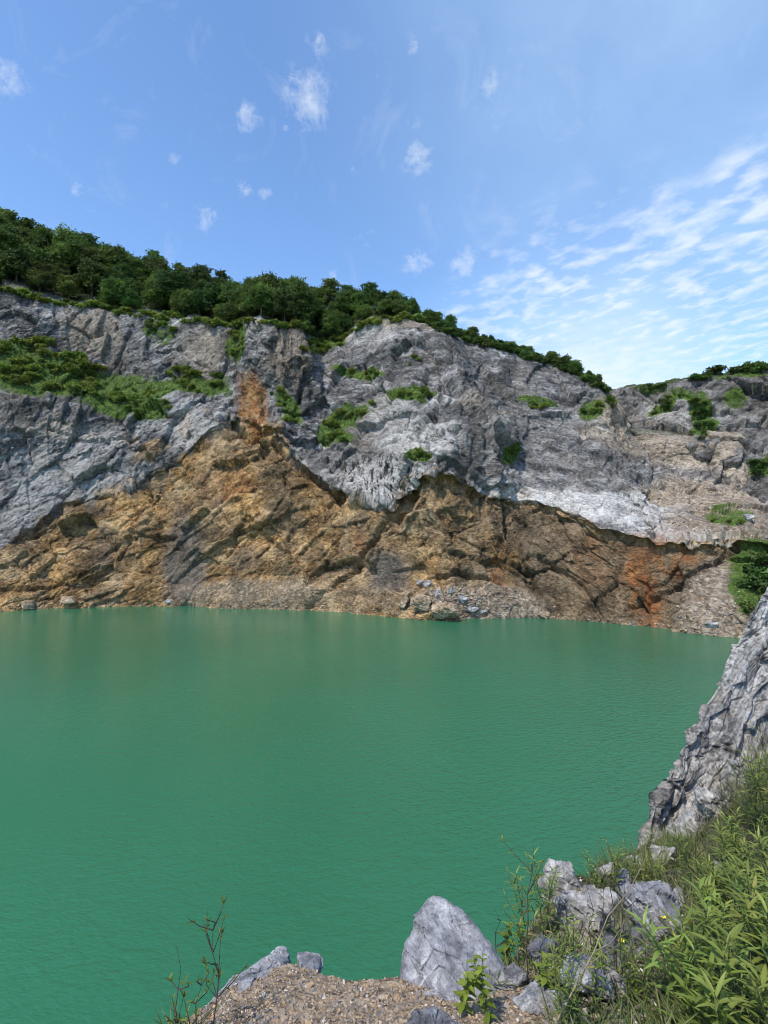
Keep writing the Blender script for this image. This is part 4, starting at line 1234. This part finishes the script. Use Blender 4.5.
for a in np.arange(438, 606, 1.9):
    b_ = float(np.interp(a, px, t_y)) + rng.uniform(-3.5, 1.5)
    h_ = hit_down(a, b_, cliff_bvh)
    plant_shrub(h_[0] + Vector((0, 0.4, -0.2)), rng.uniform(1.5, 2.6), 'low bush in the strip of growth along the crest sloping down to the right', 'bushes along the sloping crest', 0.9, 'bush', True)
for a in np.arange(2, 436, 6.5):
    b_ = float(np.interp(a, px, t_y)) + rng.uniform(-4, 3)
    h_ = hit_down(a, b_, cliff_bvh)
    plant_shrub(h_[0] + Vector((0, 0.3, -0.2)), rng.uniform(1.6, 3.0), 'bush at the foot of the wood along the brink of the upper cliff', 'bushes along the brink', 0.9, 'bush')
FAR_SHRUBS = [
    (735, 370, 22, 3, 0, 10, 3.4, 'dark bush in the round clump on top of the far wall', 'bushes on the far wall top'),
    (765, 369, 14, 3, 0, 5, 2.6, 'bush at the right edge of the far wall top', 'bushes at the far wall edge'),
    (699, 378, 10, 2, 0, 5, 2.0, 'low bush midway along the far wall top', 'bushes midway on the far wall'),
    (655, 386, 14, 2, 0, 6, 1.6, 'tiny bush on the left skyline of the far wall', 'bushes on the far skyline'),
    (662, 406, 14, 6, -35, 7, 1.5, 'shrub on the slanting ledge of the far wall', 'shrubs on the far slant'),
    (702, 412, 9, 14, -10, 8, 1.9, 'dark shrub in the broad patch on the far wall', 'shrubs on the far patch'),
    (704, 430, 12, 6, -20, 6, 1.6, 'shrub low on the far wall above the tan shoulder', 'shrubs low on the far wall'),
    (762, 468, 8, 8, 0, 5, 2.2, 'shrub behind the right end of the tan shoulder', 'shrubs behind the shoulder'),
]
for (cx, cy, rx, ry, ang, n, sz, lb, gp) in FAR_SHRUBS:
    a_ = R(ang)
    for _ in range(n):
        u_, v_ = rng.uniform(-1, 1) * rx, rng.uniform(-1, 1) * ry
        a, b_ = cx + u_ * math.cos(a_) - v_ * math.sin(a_), cy + u_ * math.sin(a_) + v_ * math.cos(a_)
        h_ = hit(a, b_ + 2, far_bvh)
        if h_ is None: continue
        plant_shrub(h_[0], sz * rng.uniform(0.7, 1.2), lb, gp, 0.75, 'shrub', True)
# the big bush on the right shore, at the foot of the scree
for j, (a, b_, s_) in enumerate([(754, 590, 2.7), (767, 586, 3.2), (751, 574, 1.8), (765, 566, 2.5), (778, 600, 3.0), (748, 610, 1.5), (760, 618, 1.8)]):
    h_ = hit(a, b_, cliff_bvh)
    if h_ is None: continue
    plant_shrub(h_[0], s_, 'leafy dark bush in the clump on the right shore by the leaning rock', 'bushes on the right shore', 1.0, 'shrub', True)

# ------------------------------------------------------------------ foreground plants
def blade(base, direction, up, length, width, segs=5, bend=0.5, tint=0.5, fold=0.25):
    """a lanceolate leaf as a two-sided strip, folded along its midrib and arching down"""
    base = np.array(base, float); d_ = np.array(direction, float); d_ /= np.linalg.norm(d_)
    u_ = np.array(up, float); side = np.cross(d_, u_); side /= (np.linalg.norm(side) + 1e-9); u_ = np.cross(side, d_)
    V_ = []
    for i in range(segs + 1):
        t = i / segs
        c = base + d_ * length * (t - 0.15 * bend * t * t) - u_ * length * bend * 0.45 * t * t
        w_ = width * (math.sin(math.pi * min(1, t * 0.9 + 0.08)) ** 0.8) * (1 - 0.35 * t) if i < segs else 0.002 * width
        V_ += [c - side * w_ * 0.5 + u_ * w_ * fold, c, c + side * w_ * 0.5 + u_ * w_ * fold]
    Fc = []
    for i in range(segs):
        a = i * 3
        Fc += [[a, a + 1, a + 4, a + 3], [a + 1, a + 2, a + 5, a + 4]]
    return np.array(V_), np.array(Fc), np.full(len(V_), tint)


def weed_meshes(seed, h_, nleaf, ll, lw, lean=0.1, up=0.5, branch=0):
    r = random.Random(seed)
    lx, ly = r.uniform(-lean, lean), r.uniform(-lean, lean)
    stem_pts = [(lx * t * t * h_, ly * t * t * h_, h_ * t - 0.05) for t in np.linspace(0, 1, 6)]
    stems = [tube(stem_pts, [0.005 - 0.0035 * t for t in np.linspace(0, 1, 6)], 5)]
    L_ = []
    def leafs(pts_, n, t0, scl):
        for k in range(n):
            t = t0 + (1 - t0) * (k + r.random() * .5) / n
            i = min(int(t * 5), 4); f_ = t * 5 - i
            p_ = np.array(pts_[i]) * (1 - f_) + np.array(pts_[i + 1]) * f_
            an = k * 2.39996 + r.uniform(-.3, .3)
            el = up * (0.25 + 0.9 * t) + r.uniform(-.2, .2)
            d_ = (math.cos(an) * math.cos(el), math.sin(an) * math.cos(el), math.sin(el))
            s_ = scl * (0.65 + 0.5 * math.sin(math.pi * (0.15 + 0.75 * t))) * r.uniform(.75, 1.15)
            tn = np.clip(0.28 + 0.45 * t + r.uniform(-.2, .2), 0, 0.94)
            if r.random() < 0.03: tn = 1.0
            L_.append(blade(p_, d_, (0, 0, 1), ll * s_, lw * s_, 5, r.uniform(.3, 1.0), tn))
    leafs(stem_pts, nleaf, 0.12, 1.0)
    for b_ in range(branch):
        t = r.uniform(.3, .8); p0 = np.array(stem_pts[int(t * 5)]); an = r.uniform(0, 6.28)
        bp_ = [tuple(p0 + np.array((math.cos(an) * .22 * s_, math.sin(an) * .22 * s_, .35 * s_ + .1 * s_ * s_)) * h_) for s_ in np.linspace(0, 1, 6)]
        stems.append(tube(bp_, [.003] * 5 + [.001], 4)); leafs(bp_, nleaf // 3, 0.1, 0.7)
    VV, FF, TT, n = [], [], [], 0
    for v_, f_, t_ in L_:
        VV.append(v_); FF.append(f_ + n); TT.append(t_); n += len(v_)
    sv, sf = join(stems)
    return np_mesh('stem', sv, sf), np_mesh('foliage', np.concatenate(VV), np.concatenate(FF), True, dict(tint=np.concatenate(TT)))


weeds_a = [weed_meshes(500 + k, 0.30 + 0.05 * k, 17 + 2 * k, 0.135, 0.0225, 0.35, 0.75, k % 2) for k in range(6)]      # tall lance-leaved
weeds_b = [weed_meshes(540 + k, 0.30 + 0.03 * k, 18 + 2 * k, 0.085, 0.042, 0.25, 0.5, 2) for k in range(4)]           # small broad-leaved, yellowish
weeds_c = [weed_meshes(560 + k, 0.7 + 0.08 * k, 26, 0.11, 0.020, 0.18, 0.6, 3) for k in range(3)]                      # wispy


def plant_weed(kind, p_, s_, label, group, mat=None, name='leafy_weed', cat='weed'):
    src = dict(a=weeds_a, b=weeds_b, c=weeds_c)[kind]
    sm, fm = src[int(rng.integers(len(src)))]
    mat = mat or M_WEED
    key = fm.name + mat.name
    if key not in CACHE:
        f2 = fm.copy(); f2.name = 'foliage'; f2.materials.clear(); f2.materials.append(mat); CACHE[key] = f2
    t = empty(name, p_); t.scale = (s_,) * 3; t.rotation_euler = (rng.normal(0, .1), rng.normal(0, .1), rng.uniform(0, 6.28))
    link('stem', sm, M_STEM, t); link('foliage', CACHE[key], None, t)
    tag(t, label, cat, group)
    return t


CACHE = {}
WEED_ZONES = [  # polygon in the bank, kind, count, scale, label, group
    ([(700, 1060), (770, 1060), (800, 940), (770, 930), (720, 950), (690, 1000)], 'a', 22, 0.85, 'tall lance-leaved weed at the near lower right corner of the bank', 'tall weeds in the near corner'),
    ([(665, 1075), (710, 1075), (725, 985), (700, 965), (675, 1000)], 'a', 9, 0.75, 'lance-leaved weed at the near edge, right of the stony gap', 'weeds beside the stony gap'),
    ([(700, 950), (730, 965), (775, 930), (770, 890), (722, 895), (705, 920)], 'a', 17, 0.78, 'bright weed on the slope right of the tilted flat slab', 'weeds right of the flat slab'),
    ([(690, 890), (775, 890), (775, 850), (730, 850), (685, 868)], 'a', 20, 0.68, 'weed on the upper slope under the leaning rock wall', 'weeds under the rock wall'),
    ([(600, 905), (660, 900), (690, 870), (640, 865), (590, 885)], 'c', 12, 0.50, 'wispy weed on the grassy lip above the lake', 'wispy weeds on the lip'),
    ([(735, 840), (775, 840), (790, 790), (755, 800)], 'c', 12, 0.85, 'wispy dark weed against the rock wall at the right edge', 'wispy weeds by the wall'),
    ([(500, 960), (545, 955), (550, 915), (515, 930)], 'c', 4, 0.5, 'slim weed rising between the peaked boulder and the knobbly rock', 'slim weeds behind the boulder'),
    ([(550, 1050), (640, 1040), (650, 960), (560, 970)], 'c', 10, 0.36, 'thin weed among the stones of the gap', 'thin weeds in the gap'),
]


def in_poly(x, y, poly):
    c = False; j = len(poly) - 1
    for i in range(len(poly)):
        xi, yi = poly[i]; xj, yj = poly[j]
        if (yi > y) != (yj > y) and x < (xj - xi) * (y - yi) / (yj - yi) + xi: c = not c
        j = i
    return c


def sample_poly(poly, n, *trees):
    xs = [p_[0] for p_ in poly]; ys = [p_[1] for p_ in poly]; out = []
    for _ in range(n * 40):
        if len(out) >= n: break
        a, b_ = rng.uniform(min(xs), max(xs)), rng.uniform(min(ys), max(ys))
        if not in_poly(a, b_, poly): continue
        h_ = hit(a, b_, *trees)
        if h_ is not None: out.append((a, b_, h_[0]))
    return out


for poly, kind, n, s_, lb, gp in WEED_ZONES:
    for a, b_, p_ in sample_poly(poly, n, bank_bvh):
        plant_weed(kind, p_, s_ * rng.uniform(0.7, 1.2), lb, gp)
for (a, b_, s_, lb) in [(462, 1012, 0.55, 'yellow green plant in front of the peaked boulder, left one'), (489, 1022, 0.55, 'yellow green plant in front of the peaked boulder, right one'), (505, 955, 0.62, 'yellow green sprig behind the boulder right shoulder'),
                        (524, 960, 0.5, 'pale green sprig between the boulder and the dark wedged rock'), (546, 1000, 0.6, 'yellow green upright plant beside the dry stems'), (600, 935, 0.55, 'yellow green plant in front of the broad tan grey rock'),
                        (636, 1000, 0.5, 'small pale plant under the tilted slab, at the stony gap')]:
    h_ = hit_down(a, b_, bank_bvh)
    plant_weed('b', h_[0], s_, lb, None, M_YLEAF, 'broadleaf_sprig', 'plant')

# bare, dark, twiggy stalks
def stalk_meshes(seed, h_, nb, tips):
    r = random.Random(seed)
    pts_ = [(r.uniform(-.03, .03) * t * h_ * 2, r.uniform(-.03, .03) * t * h_ * 2, t * h_ - .05) for t in np.linspace(0, 1, 7)]
    parts = [tube(pts_, [0.0055 * (1 - .75 * t) * max(h_, .5) for t in np.linspace(0, 1, 7)], 5)]
    L_ = []
    for k in range(nb):
        t = r.uniform(.35, .95); p0 = Vector(pts_[int(t * 6)]); an = r.uniform(0, 6.28); ln = h_ * r.uniform(.12, .3)
        d_ = Vector((math.cos(an), math.sin(an), r.uniform(.6, 1.5))).normalized()
        e = p0 + d_ * ln; mid = p0 + d_ * ln * .5 + Vector((r.uniform(-.02, .02), r.uniform(-.02, .02), 0))
        parts.append(tube([p0, mid, e], [0.0022, .0017, .0009], 4))
        for _ in range(tips):
            d2 = (d_ + Vector((r.uniform(-.9, .9), r.uniform(-.9, .9), r.uniform(-.3, .6)))).normalized()
            L_.append(blade(e - d_ * ln * r.uniform(0, .6), d2, (0, 0, 1), .035 * r.uniform(.6, 1.3), .010, 3, .5, r.uniform(.1, .6)))
    sv, sf = join(parts); fm = None
    if L_:
        VV, FF, TT, n = [], [], [], 0
        for v_, f_, t_ in L_: VV.append(v_); FF.append(f_ + n); TT.append(t_); n += len(v_)
        fm = np_mesh('foliage', np.concatenate(VV), np.concatenate(FF), True, dict(tint=np.concatenate(TT)))
    return np_mesh('stem', sv, sf), fm


def plant_stalk(a, b_, h_, nb, tips, label, mat=M_TWIG, tilt=(0, 0), group=None, name='twiggy_stalk', trees=(bank_bvh,)):
    q_ = hit_down(a, b_, *trees)
    sm, fm = stalk_meshes(int(a * 13 + b_), h_, nb, tips)
    t = empty(name, q_[0]); t.rotation_euler = (R(tilt[0]), R(tilt[1]), 0)
    link('stem', sm, mat, t)
    if fm: link('foliage', fm, M_WEED, t)
    tag(t, label, 'dead plant' if not tips else 'plant', group)


plant_stalk(214, 1031, 0.46, 14, 2, 'tall dark twiggy stalk with sparse leaves at the left rim of the gravel')
plant_stalk(178, 1048, 0.36, 7, 3, 'short twiggy stalk left of the tall one by the gravel')
plant_stalk(196, 1045, 0.28, 5, 3, 'shortest twiggy stalk, between the two others by the gravel')
plant_stalk(528, 985, 0.62, 7, 3, 'dark leafy stalk rising behind the boulder against the water')
for (a, b_, h_, lb) in [(592, 975, 0.50, 'bare dark stalk in front of the broad tan grey rock'), (616, 975, 0.62, 'tallest bare dark stalk, before the tilted flat slab'), (622, 980, 0.5, 'bare dark stalk close right of the tallest one'),
                        (606, 960, 0.4, 'short bare dark stalk left of the tallest one'), (652, 912, 0.5, 'bare dark stalk behind the tilted flat slab'), (748, 860, 0.95, 'bare dark stalk in the weeds by the rock wall'), (757, 835, 0.9, 'bare dark stalk at the right edge before the rock wall'),
                        (700, 905, 0.7, 'bare dark stalk in the bright weeds'), (676, 880, 0.5, 'slim bare stalk on the slope below the rock wall'), (497, 975, 0.34, 'hair-thin bare stalk behind the boulder shoulder')]:
    plant_stalk(a, b_, h_, 4, 0, lb)
for (a, b_, h_, lb) in [(706, 822, 0.55, 'low tangle of brown twigs at the foot of the leaning rock wall, leftmost one'), (722, 815, 0.65, 'tangle of brown twigs in the middle of the brush under the rock wall'), (738, 808, 0.75, 'taller tangle of brown twigs before the rock wall'),
                        (752, 812, 0.8, 'twiggy brown bush beside the bare stalks at the right edge'), (764, 800, 0.9, 'tallest twiggy brown bush, at the right edge against the rock wall'), (730, 832, 0.5, 'small twiggy tuft below the brush under the rock wall')]:
    for k_ in range(1):
        plant_stalk(a, b_, h_, 46, 1, lb, M_TWIG, (0, 0), None, 'twiggy_bush')
plant_stalk(545, 1040, 0.75, 1, 0, 'long dry straw stem leaning right across the stony gap', M_STRAW, (-15, 42))
plant_stalk(560, 1010, 0.5, 1, 0, 'short dry straw stem leaning beside the stony gap', M_STRAW, (10, 30))
plant_stalk(655, 880, 0.5, 3, 0, 'pale dead branch lying in the grass under the rock wall', M_STRAW, (20, 60))
plant_stalk(690, 1000, 0.45, 2, 0, 'dry straw stem among the near weeds', M_STRAW, (10, -35))

# yellow flowers
for (a, b_, lb) in [(622, 955, 'yellow flower beside the tilted flat slab'), (633, 906, 'tiny yellow flower on top of the tilted flat slab'), (664, 930, 'tiny yellow flower at the right of the tilted flat slab'), (582, 905, 'yellow flower before the knobbly rock')]:
    q_ = hit_down(a, b_ + 12, bank_bvh)
    u = q_[0].y / F
    t = empty('yellow_flower', q_[0])
    hh = 0.06 + 12 * u
    link('stem', np_mesh('stem', *tube([(0, 0, -.03), (.004, 0, hh * .5), (0, 0, hh)], [.002, .0016, .0012], 4)), M_STEM, t)
    L_ = [blade((0, 0, hh), (math.cos(k * 1.0472), math.sin(k * 1.0472), .35), (0, 0, 1), .019, .013, 3, .3) for k in range(6)]
    VV, FF, n = [], [], 0
    for v_, f_, _t in L_: VV.append(v_); FF.append(f_ + n); n += len(v_)
    link('petals', np_mesh('petals', np.concatenate(VV), np.concatenate(FF)), M_PETAL, t)
    tag(t, lb, 'flower')

# grass: one mass
GZ = [([(660, 1060), (775, 1060), (790, 800), (700, 815), (650, 860), (668, 930)], 3600, (0.08, 0.24)), ([(545, 1060), (670, 1060), (670, 930), (640, 870), (560, 900)], 1300, (0.05, 0.17)), ([(150, 1075), (205, 1060), (200, 1020), (160, 1045)], 70, (0.07, 0.16)),
      ([(585, 890), (640, 862), (700, 830), (700, 850), (640, 885)], 1100, (0.12, 0.36)), ([(480, 990), (560, 1000), (560, 900), (530, 930), (505, 960)], 260, (0.06, 0.16)), ([(483, 985), (497, 985), (497, 975), (483, 975)], 14, (0.05, 0.1)),
      ([(740, 830), (775, 830), (790, 775), (740, 800)], 700, (0.2, 0.5))]
VV, FF, TT, n = [], [], [], 0
for poly, cnt, (l0, l1) in GZ:
    for a, b_, p_ in sample_poly(poly, cnt, bank_bvh, slab_bvh):
        an = rng.uniform(0, 6.28); tl = rng.uniform(0.6, 1.5)
        ln = rng.uniform(l0, l1); dry = rng.uniform() < 0.28
        v_, f_, t_ = blade(p_ - Vector((0, 0, .01)), (math.cos(an), math.sin(an), tl * 1.3), (0, 0, 1), ln, rng.uniform(.0035, .007) * (1 + p_.y * 0.08), 3, rng.uniform(.2, 1.1), (rng.uniform(.7, 1.0) if dry else rng.uniform(0, .5)))
        VV.append(v_); FF.append(f_ + n); TT.append(t_); n += len(v_)
g = link('grass', np_mesh('grass', np.concatenate(VV), np.concatenate(FF), True, dict(tint=np.concatenate(TT))), M_GRASS)
tag(g, 'thin green and straw coloured grass over the near bank', 'grass', kind='stuff')

# ------------------------------------------------------------------ sky, sun, camera
SUN_EL, SUN_AZ = 56.0, -142.0         # azimuth measured from +Y (the view) towards +X
w = bpy.data.worlds.new('World'); SC.world = w; w.use_nodes = True
nt = NT(w)
bg = nt.n['Background']
sky = nt.node('ShaderNodeTexSky', sky_type='NISHITA', sun_disc=False)
sky.sun_elevation = R(SUN_EL); sky.sun_rotation = R(SUN_AZ)
sky.air_density = 1.0; sky.dust_density = 0.3; sky.ozone_density = 4.0
gen = nt.node('ShaderNodeTexCoord').outputs['Generated']
sp = nt.node('ShaderNodeSeparateXYZ'); nt.l.new(gen, sp.inputs[0])
zc = nt.math('MAXIMUM', sp.outputs[2], 0.03)
cb = nt.node('ShaderNodeCombineXYZ')
nt.l.new(nt.math('DIVIDE', sp.outputs[0], zc), cb.inputs[0]); nt.l.new(nt.math('DIVIDE', sp.outputs[1], zc), cb.inputs[1])
plane = cb.outputs[0]


def sdir(px_, py_):
    return Vector([float(c) for c in ray(px_, py_)]).normalized()


def splane(px_, py_):
    d_ = sdir(px_, py_)
    return Vector((d_.x / d_.z, d_.y / d_.z, 0))


def blob(px_, py_, rad_px, hard=0.5):
    dist = nt.vmath('DISTANCE', gen, sdir(px_, py_)[:])
    d0 = sdir(px_, py_)
    rr_ = rad_px / F * (1 / math.sqrt(1 + ((px_ - 384) / F) ** 2 + ((py_ - 512) / F) ** 2))
    nd = nt.node('ShaderNodeMapRange', interpolation_type='SMOOTHSTEP')
    nt.l.new(dist, nd.inputs[0]); nd.inputs[1].default_value = rr_; nd.inputs[2].default_value = rr_ * hard
    nd.inputs[3].default_value = 0; nd.inputs[4].default_value = 1
    return nd.outputs[0]


wis = nt.noise(gen, 26, 8, 0.66, 0.9)
wis2 = nt.noise(nt.mapping(gen, (1, 1, 1.0), (0, 0, 0), (2, 7, 3)), 60, 6, 0.65, 0.2)
wsp = nt.math('ADD', nt.math('MULTIPLY', wis, 0.55), nt.math('MULTIPLY', wis2, 0.45))
tot = None
for (a, b_, r_, st) in [(306, 97, 40, 1.0), (318, 44, 18, .7), (249, 118, 22, .8), (411, 44, 13, .75), (491, 84, 20, .6), (417, 158, 26, .75), (244, 187, 14, .7), (207, 218, 20, .75), (266, 193, 14, .5), (78, 190, 14, .6), (6, 74, 30, .75), (355, 168, 10, .5), (174, 163, 14, .5), (286, 128, 6, .9), (380, 75, 12, .4), (419, 265, 24, .85), (464, 262, 22, .85), (333, 280, 20, .6), (160, 208, 18, .35), (456, 65, 10, .35), (365, 238, 16, .4), (412, 122, 16, .35)]:
    m_ = nt.math('MULTIPLY', blob(a, b_, r_, 0.1), st)
    tot = m_ if tot is None else nt.math('MAXIMUM', tot, m_)
c1 = nt.maprange(nt.math('ADD', wsp, nt.math('MULTIPLY', tot, 0.20)), 0.56, 0.92)
c1 = nt.math('MULTIPLY', c1, nt.maprange(tot, 0.0, 0.5))
c0 = nt.math('MULTIPLY', nt.maprange(nt.noise(nt.mapping(gen, (1, 1, 1), (0, 0, 0), (5, 5, 1)), 9, 8, 0.66, 1.0), 0.56, 0.82), 0.16)
# rows of altocumulus low in the right half
ua = nt.vmath('DOT_PRODUCT', plane, (0.50, -0.87, 0)); ub = nt.vmath('DOT_PRODUCT', plane, (0.87, 0.50, 0))
rowv = nt.xyz(nt.math('MULTIPLY', ua, 1.0), nt.math('MULTIPLY', ub, 1.15), 0.0)
n_row = nt.noise(rowv, 8.5, 3, 0.45, 0.3)
n_row2 = nt.noise(rowv, 19.0, 5, 0.6, 0.2)
n_row3 = nt.noise(rowv, 1.8, 3, 0.5)
rowd = nt.math('ADD', nt.math('MULTIPLY', n_row, 0.62), nt.math('MULTIPLY', n_row2, 0.23))
rowd = nt.math('ADD', rowd, nt.math('MULTIPLY', n_row3, 0.15))
reg = None
for (a, b_, r_, st) in [(560, 320, 140, 1.0), (660, 290, 140, .95), (760, 205, 90, .95), (640, 345, 170, 1.0), (770, 300, 130, .9), (600, 195, 22, .5), (480, 320, 70, .8), (655, 215, 45, .8), (740, 185, 50, 1.0)]:
    m_ = nt.math('MULTIPLY', blob(a, b_, r_, 0.25), st)
    reg = m_ if reg is None else nt.math('MAXIMUM', reg, m_)
c2 = nt.math('MULTIPLY', nt.maprange(nt.math('ADD', rowd, nt.math('MULTIPLY', reg, 0.08)), 0.525, 0.69), reg)
veil = nt.math('MAXIMUM', nt.math('MULTIPLY', blob(610, 400, 260, 0.0), 0.40), nt.math('MULTIPLY', blob(640, -10, 420, 0.0), 0.26))
veil = nt.math('MAXIMUM', veil, nt.math('MULTIPLY', blob(800, 200, 460, 0.0), 0.24))
veil = nt.math('MULTIPLY', veil, nt.maprange(nt.noise(gen, 5, 5, 0.6), 0.3, 0.7, 0.7, 1.2))
cl = nt.math('MAXIMUM', nt.math('ADD', nt.math('MULTIPLY', c1, 0.72), c0), nt.math('MULTIPLY', c2, 0.66))
low = nt.math('MULTIPLY', blob(600, 405, 150, 0.0), 0.75)
cl = nt.math('MAXIMUM', cl, nt.math('MULTIPLY', low, nt.maprange(n_row, 0.35, 0.6, 0.55, 1.0)), clamp=True)
veil = nt.math('MULTIPLY', veil, 1.6, clamp=True)
hs = nt.node('ShaderNodeHueSaturation'); nt.l.new(sky.outputs[0], hs.inputs['Color'])
hs.inputs['Saturation'].default_value = 1.06; hs.inputs['Value'].default_value = 1.38
SKYC = nt.mix(1.0, hs.outputs[0], (1.0, 1.0, 1.0), 'MULTIPLY')
CLOUD = (4.9, 5.2, 5.6)
VEIL = (3.2, 4.6, 6.2)
nt.set(bg.inputs['Color'], nt.mix(cl, nt.mix(veil, SKYC, VEIL), CLOUD))
bg.inputs['Strength'].default_value = 0.12

sl = bpy.data.lights.new('sun', 'SUN'); sl.energy = 2.8; sl.angle = R(0.53); sl.color = (1.0, 0.93, 0.82)
so = bpy.data.objects.new('sun', sl); COL.objects.link(so)
sd = Vector((math.cos(R(SUN_EL)) * math.sin(R(SUN_AZ)), math.cos(R(SUN_EL)) * math.cos(R(SUN_AZ)), math.sin(R(SUN_EL))))
so.rotation_euler = sd.to_track_quat('Z', 'Y').to_euler(); so.location = (0, 0, 200)

cam = bpy.data.cameras.new('camera'); co = bpy.data.objects.new('camera', cam); COL.objects.link(co)
co.location = EYE; co.rotation_euler = (math.pi / 2 + TH, 0, 0)
cam.sensor_fit = 'VERTICAL'; cam.sensor_height = 24; cam.lens = 24 * F / 1024
cam.clip_start = 0.05; cam.clip_end = 9000
SC.camera = co
SC.view_settings.view_transform = 'Standard'; SC.view_settings.look = 'None'
SC.view_settings.gamma = 1; SC.view_settings.use_curve_mapping = False
SC.view_settings.exposure = 0.72
SC.cycles.max_bounces = 6; SC.cycles.diffuse_bounces = 3; SC.cycles.glossy_bounces = 2; SC.cycles.transmission_bounces = 4
SC.cycles.use_denoising = True
SC.cycles.pixel_filter_type = 'BLACKMAN_HARRIS'
SC.cycles.filter_width = 0.95
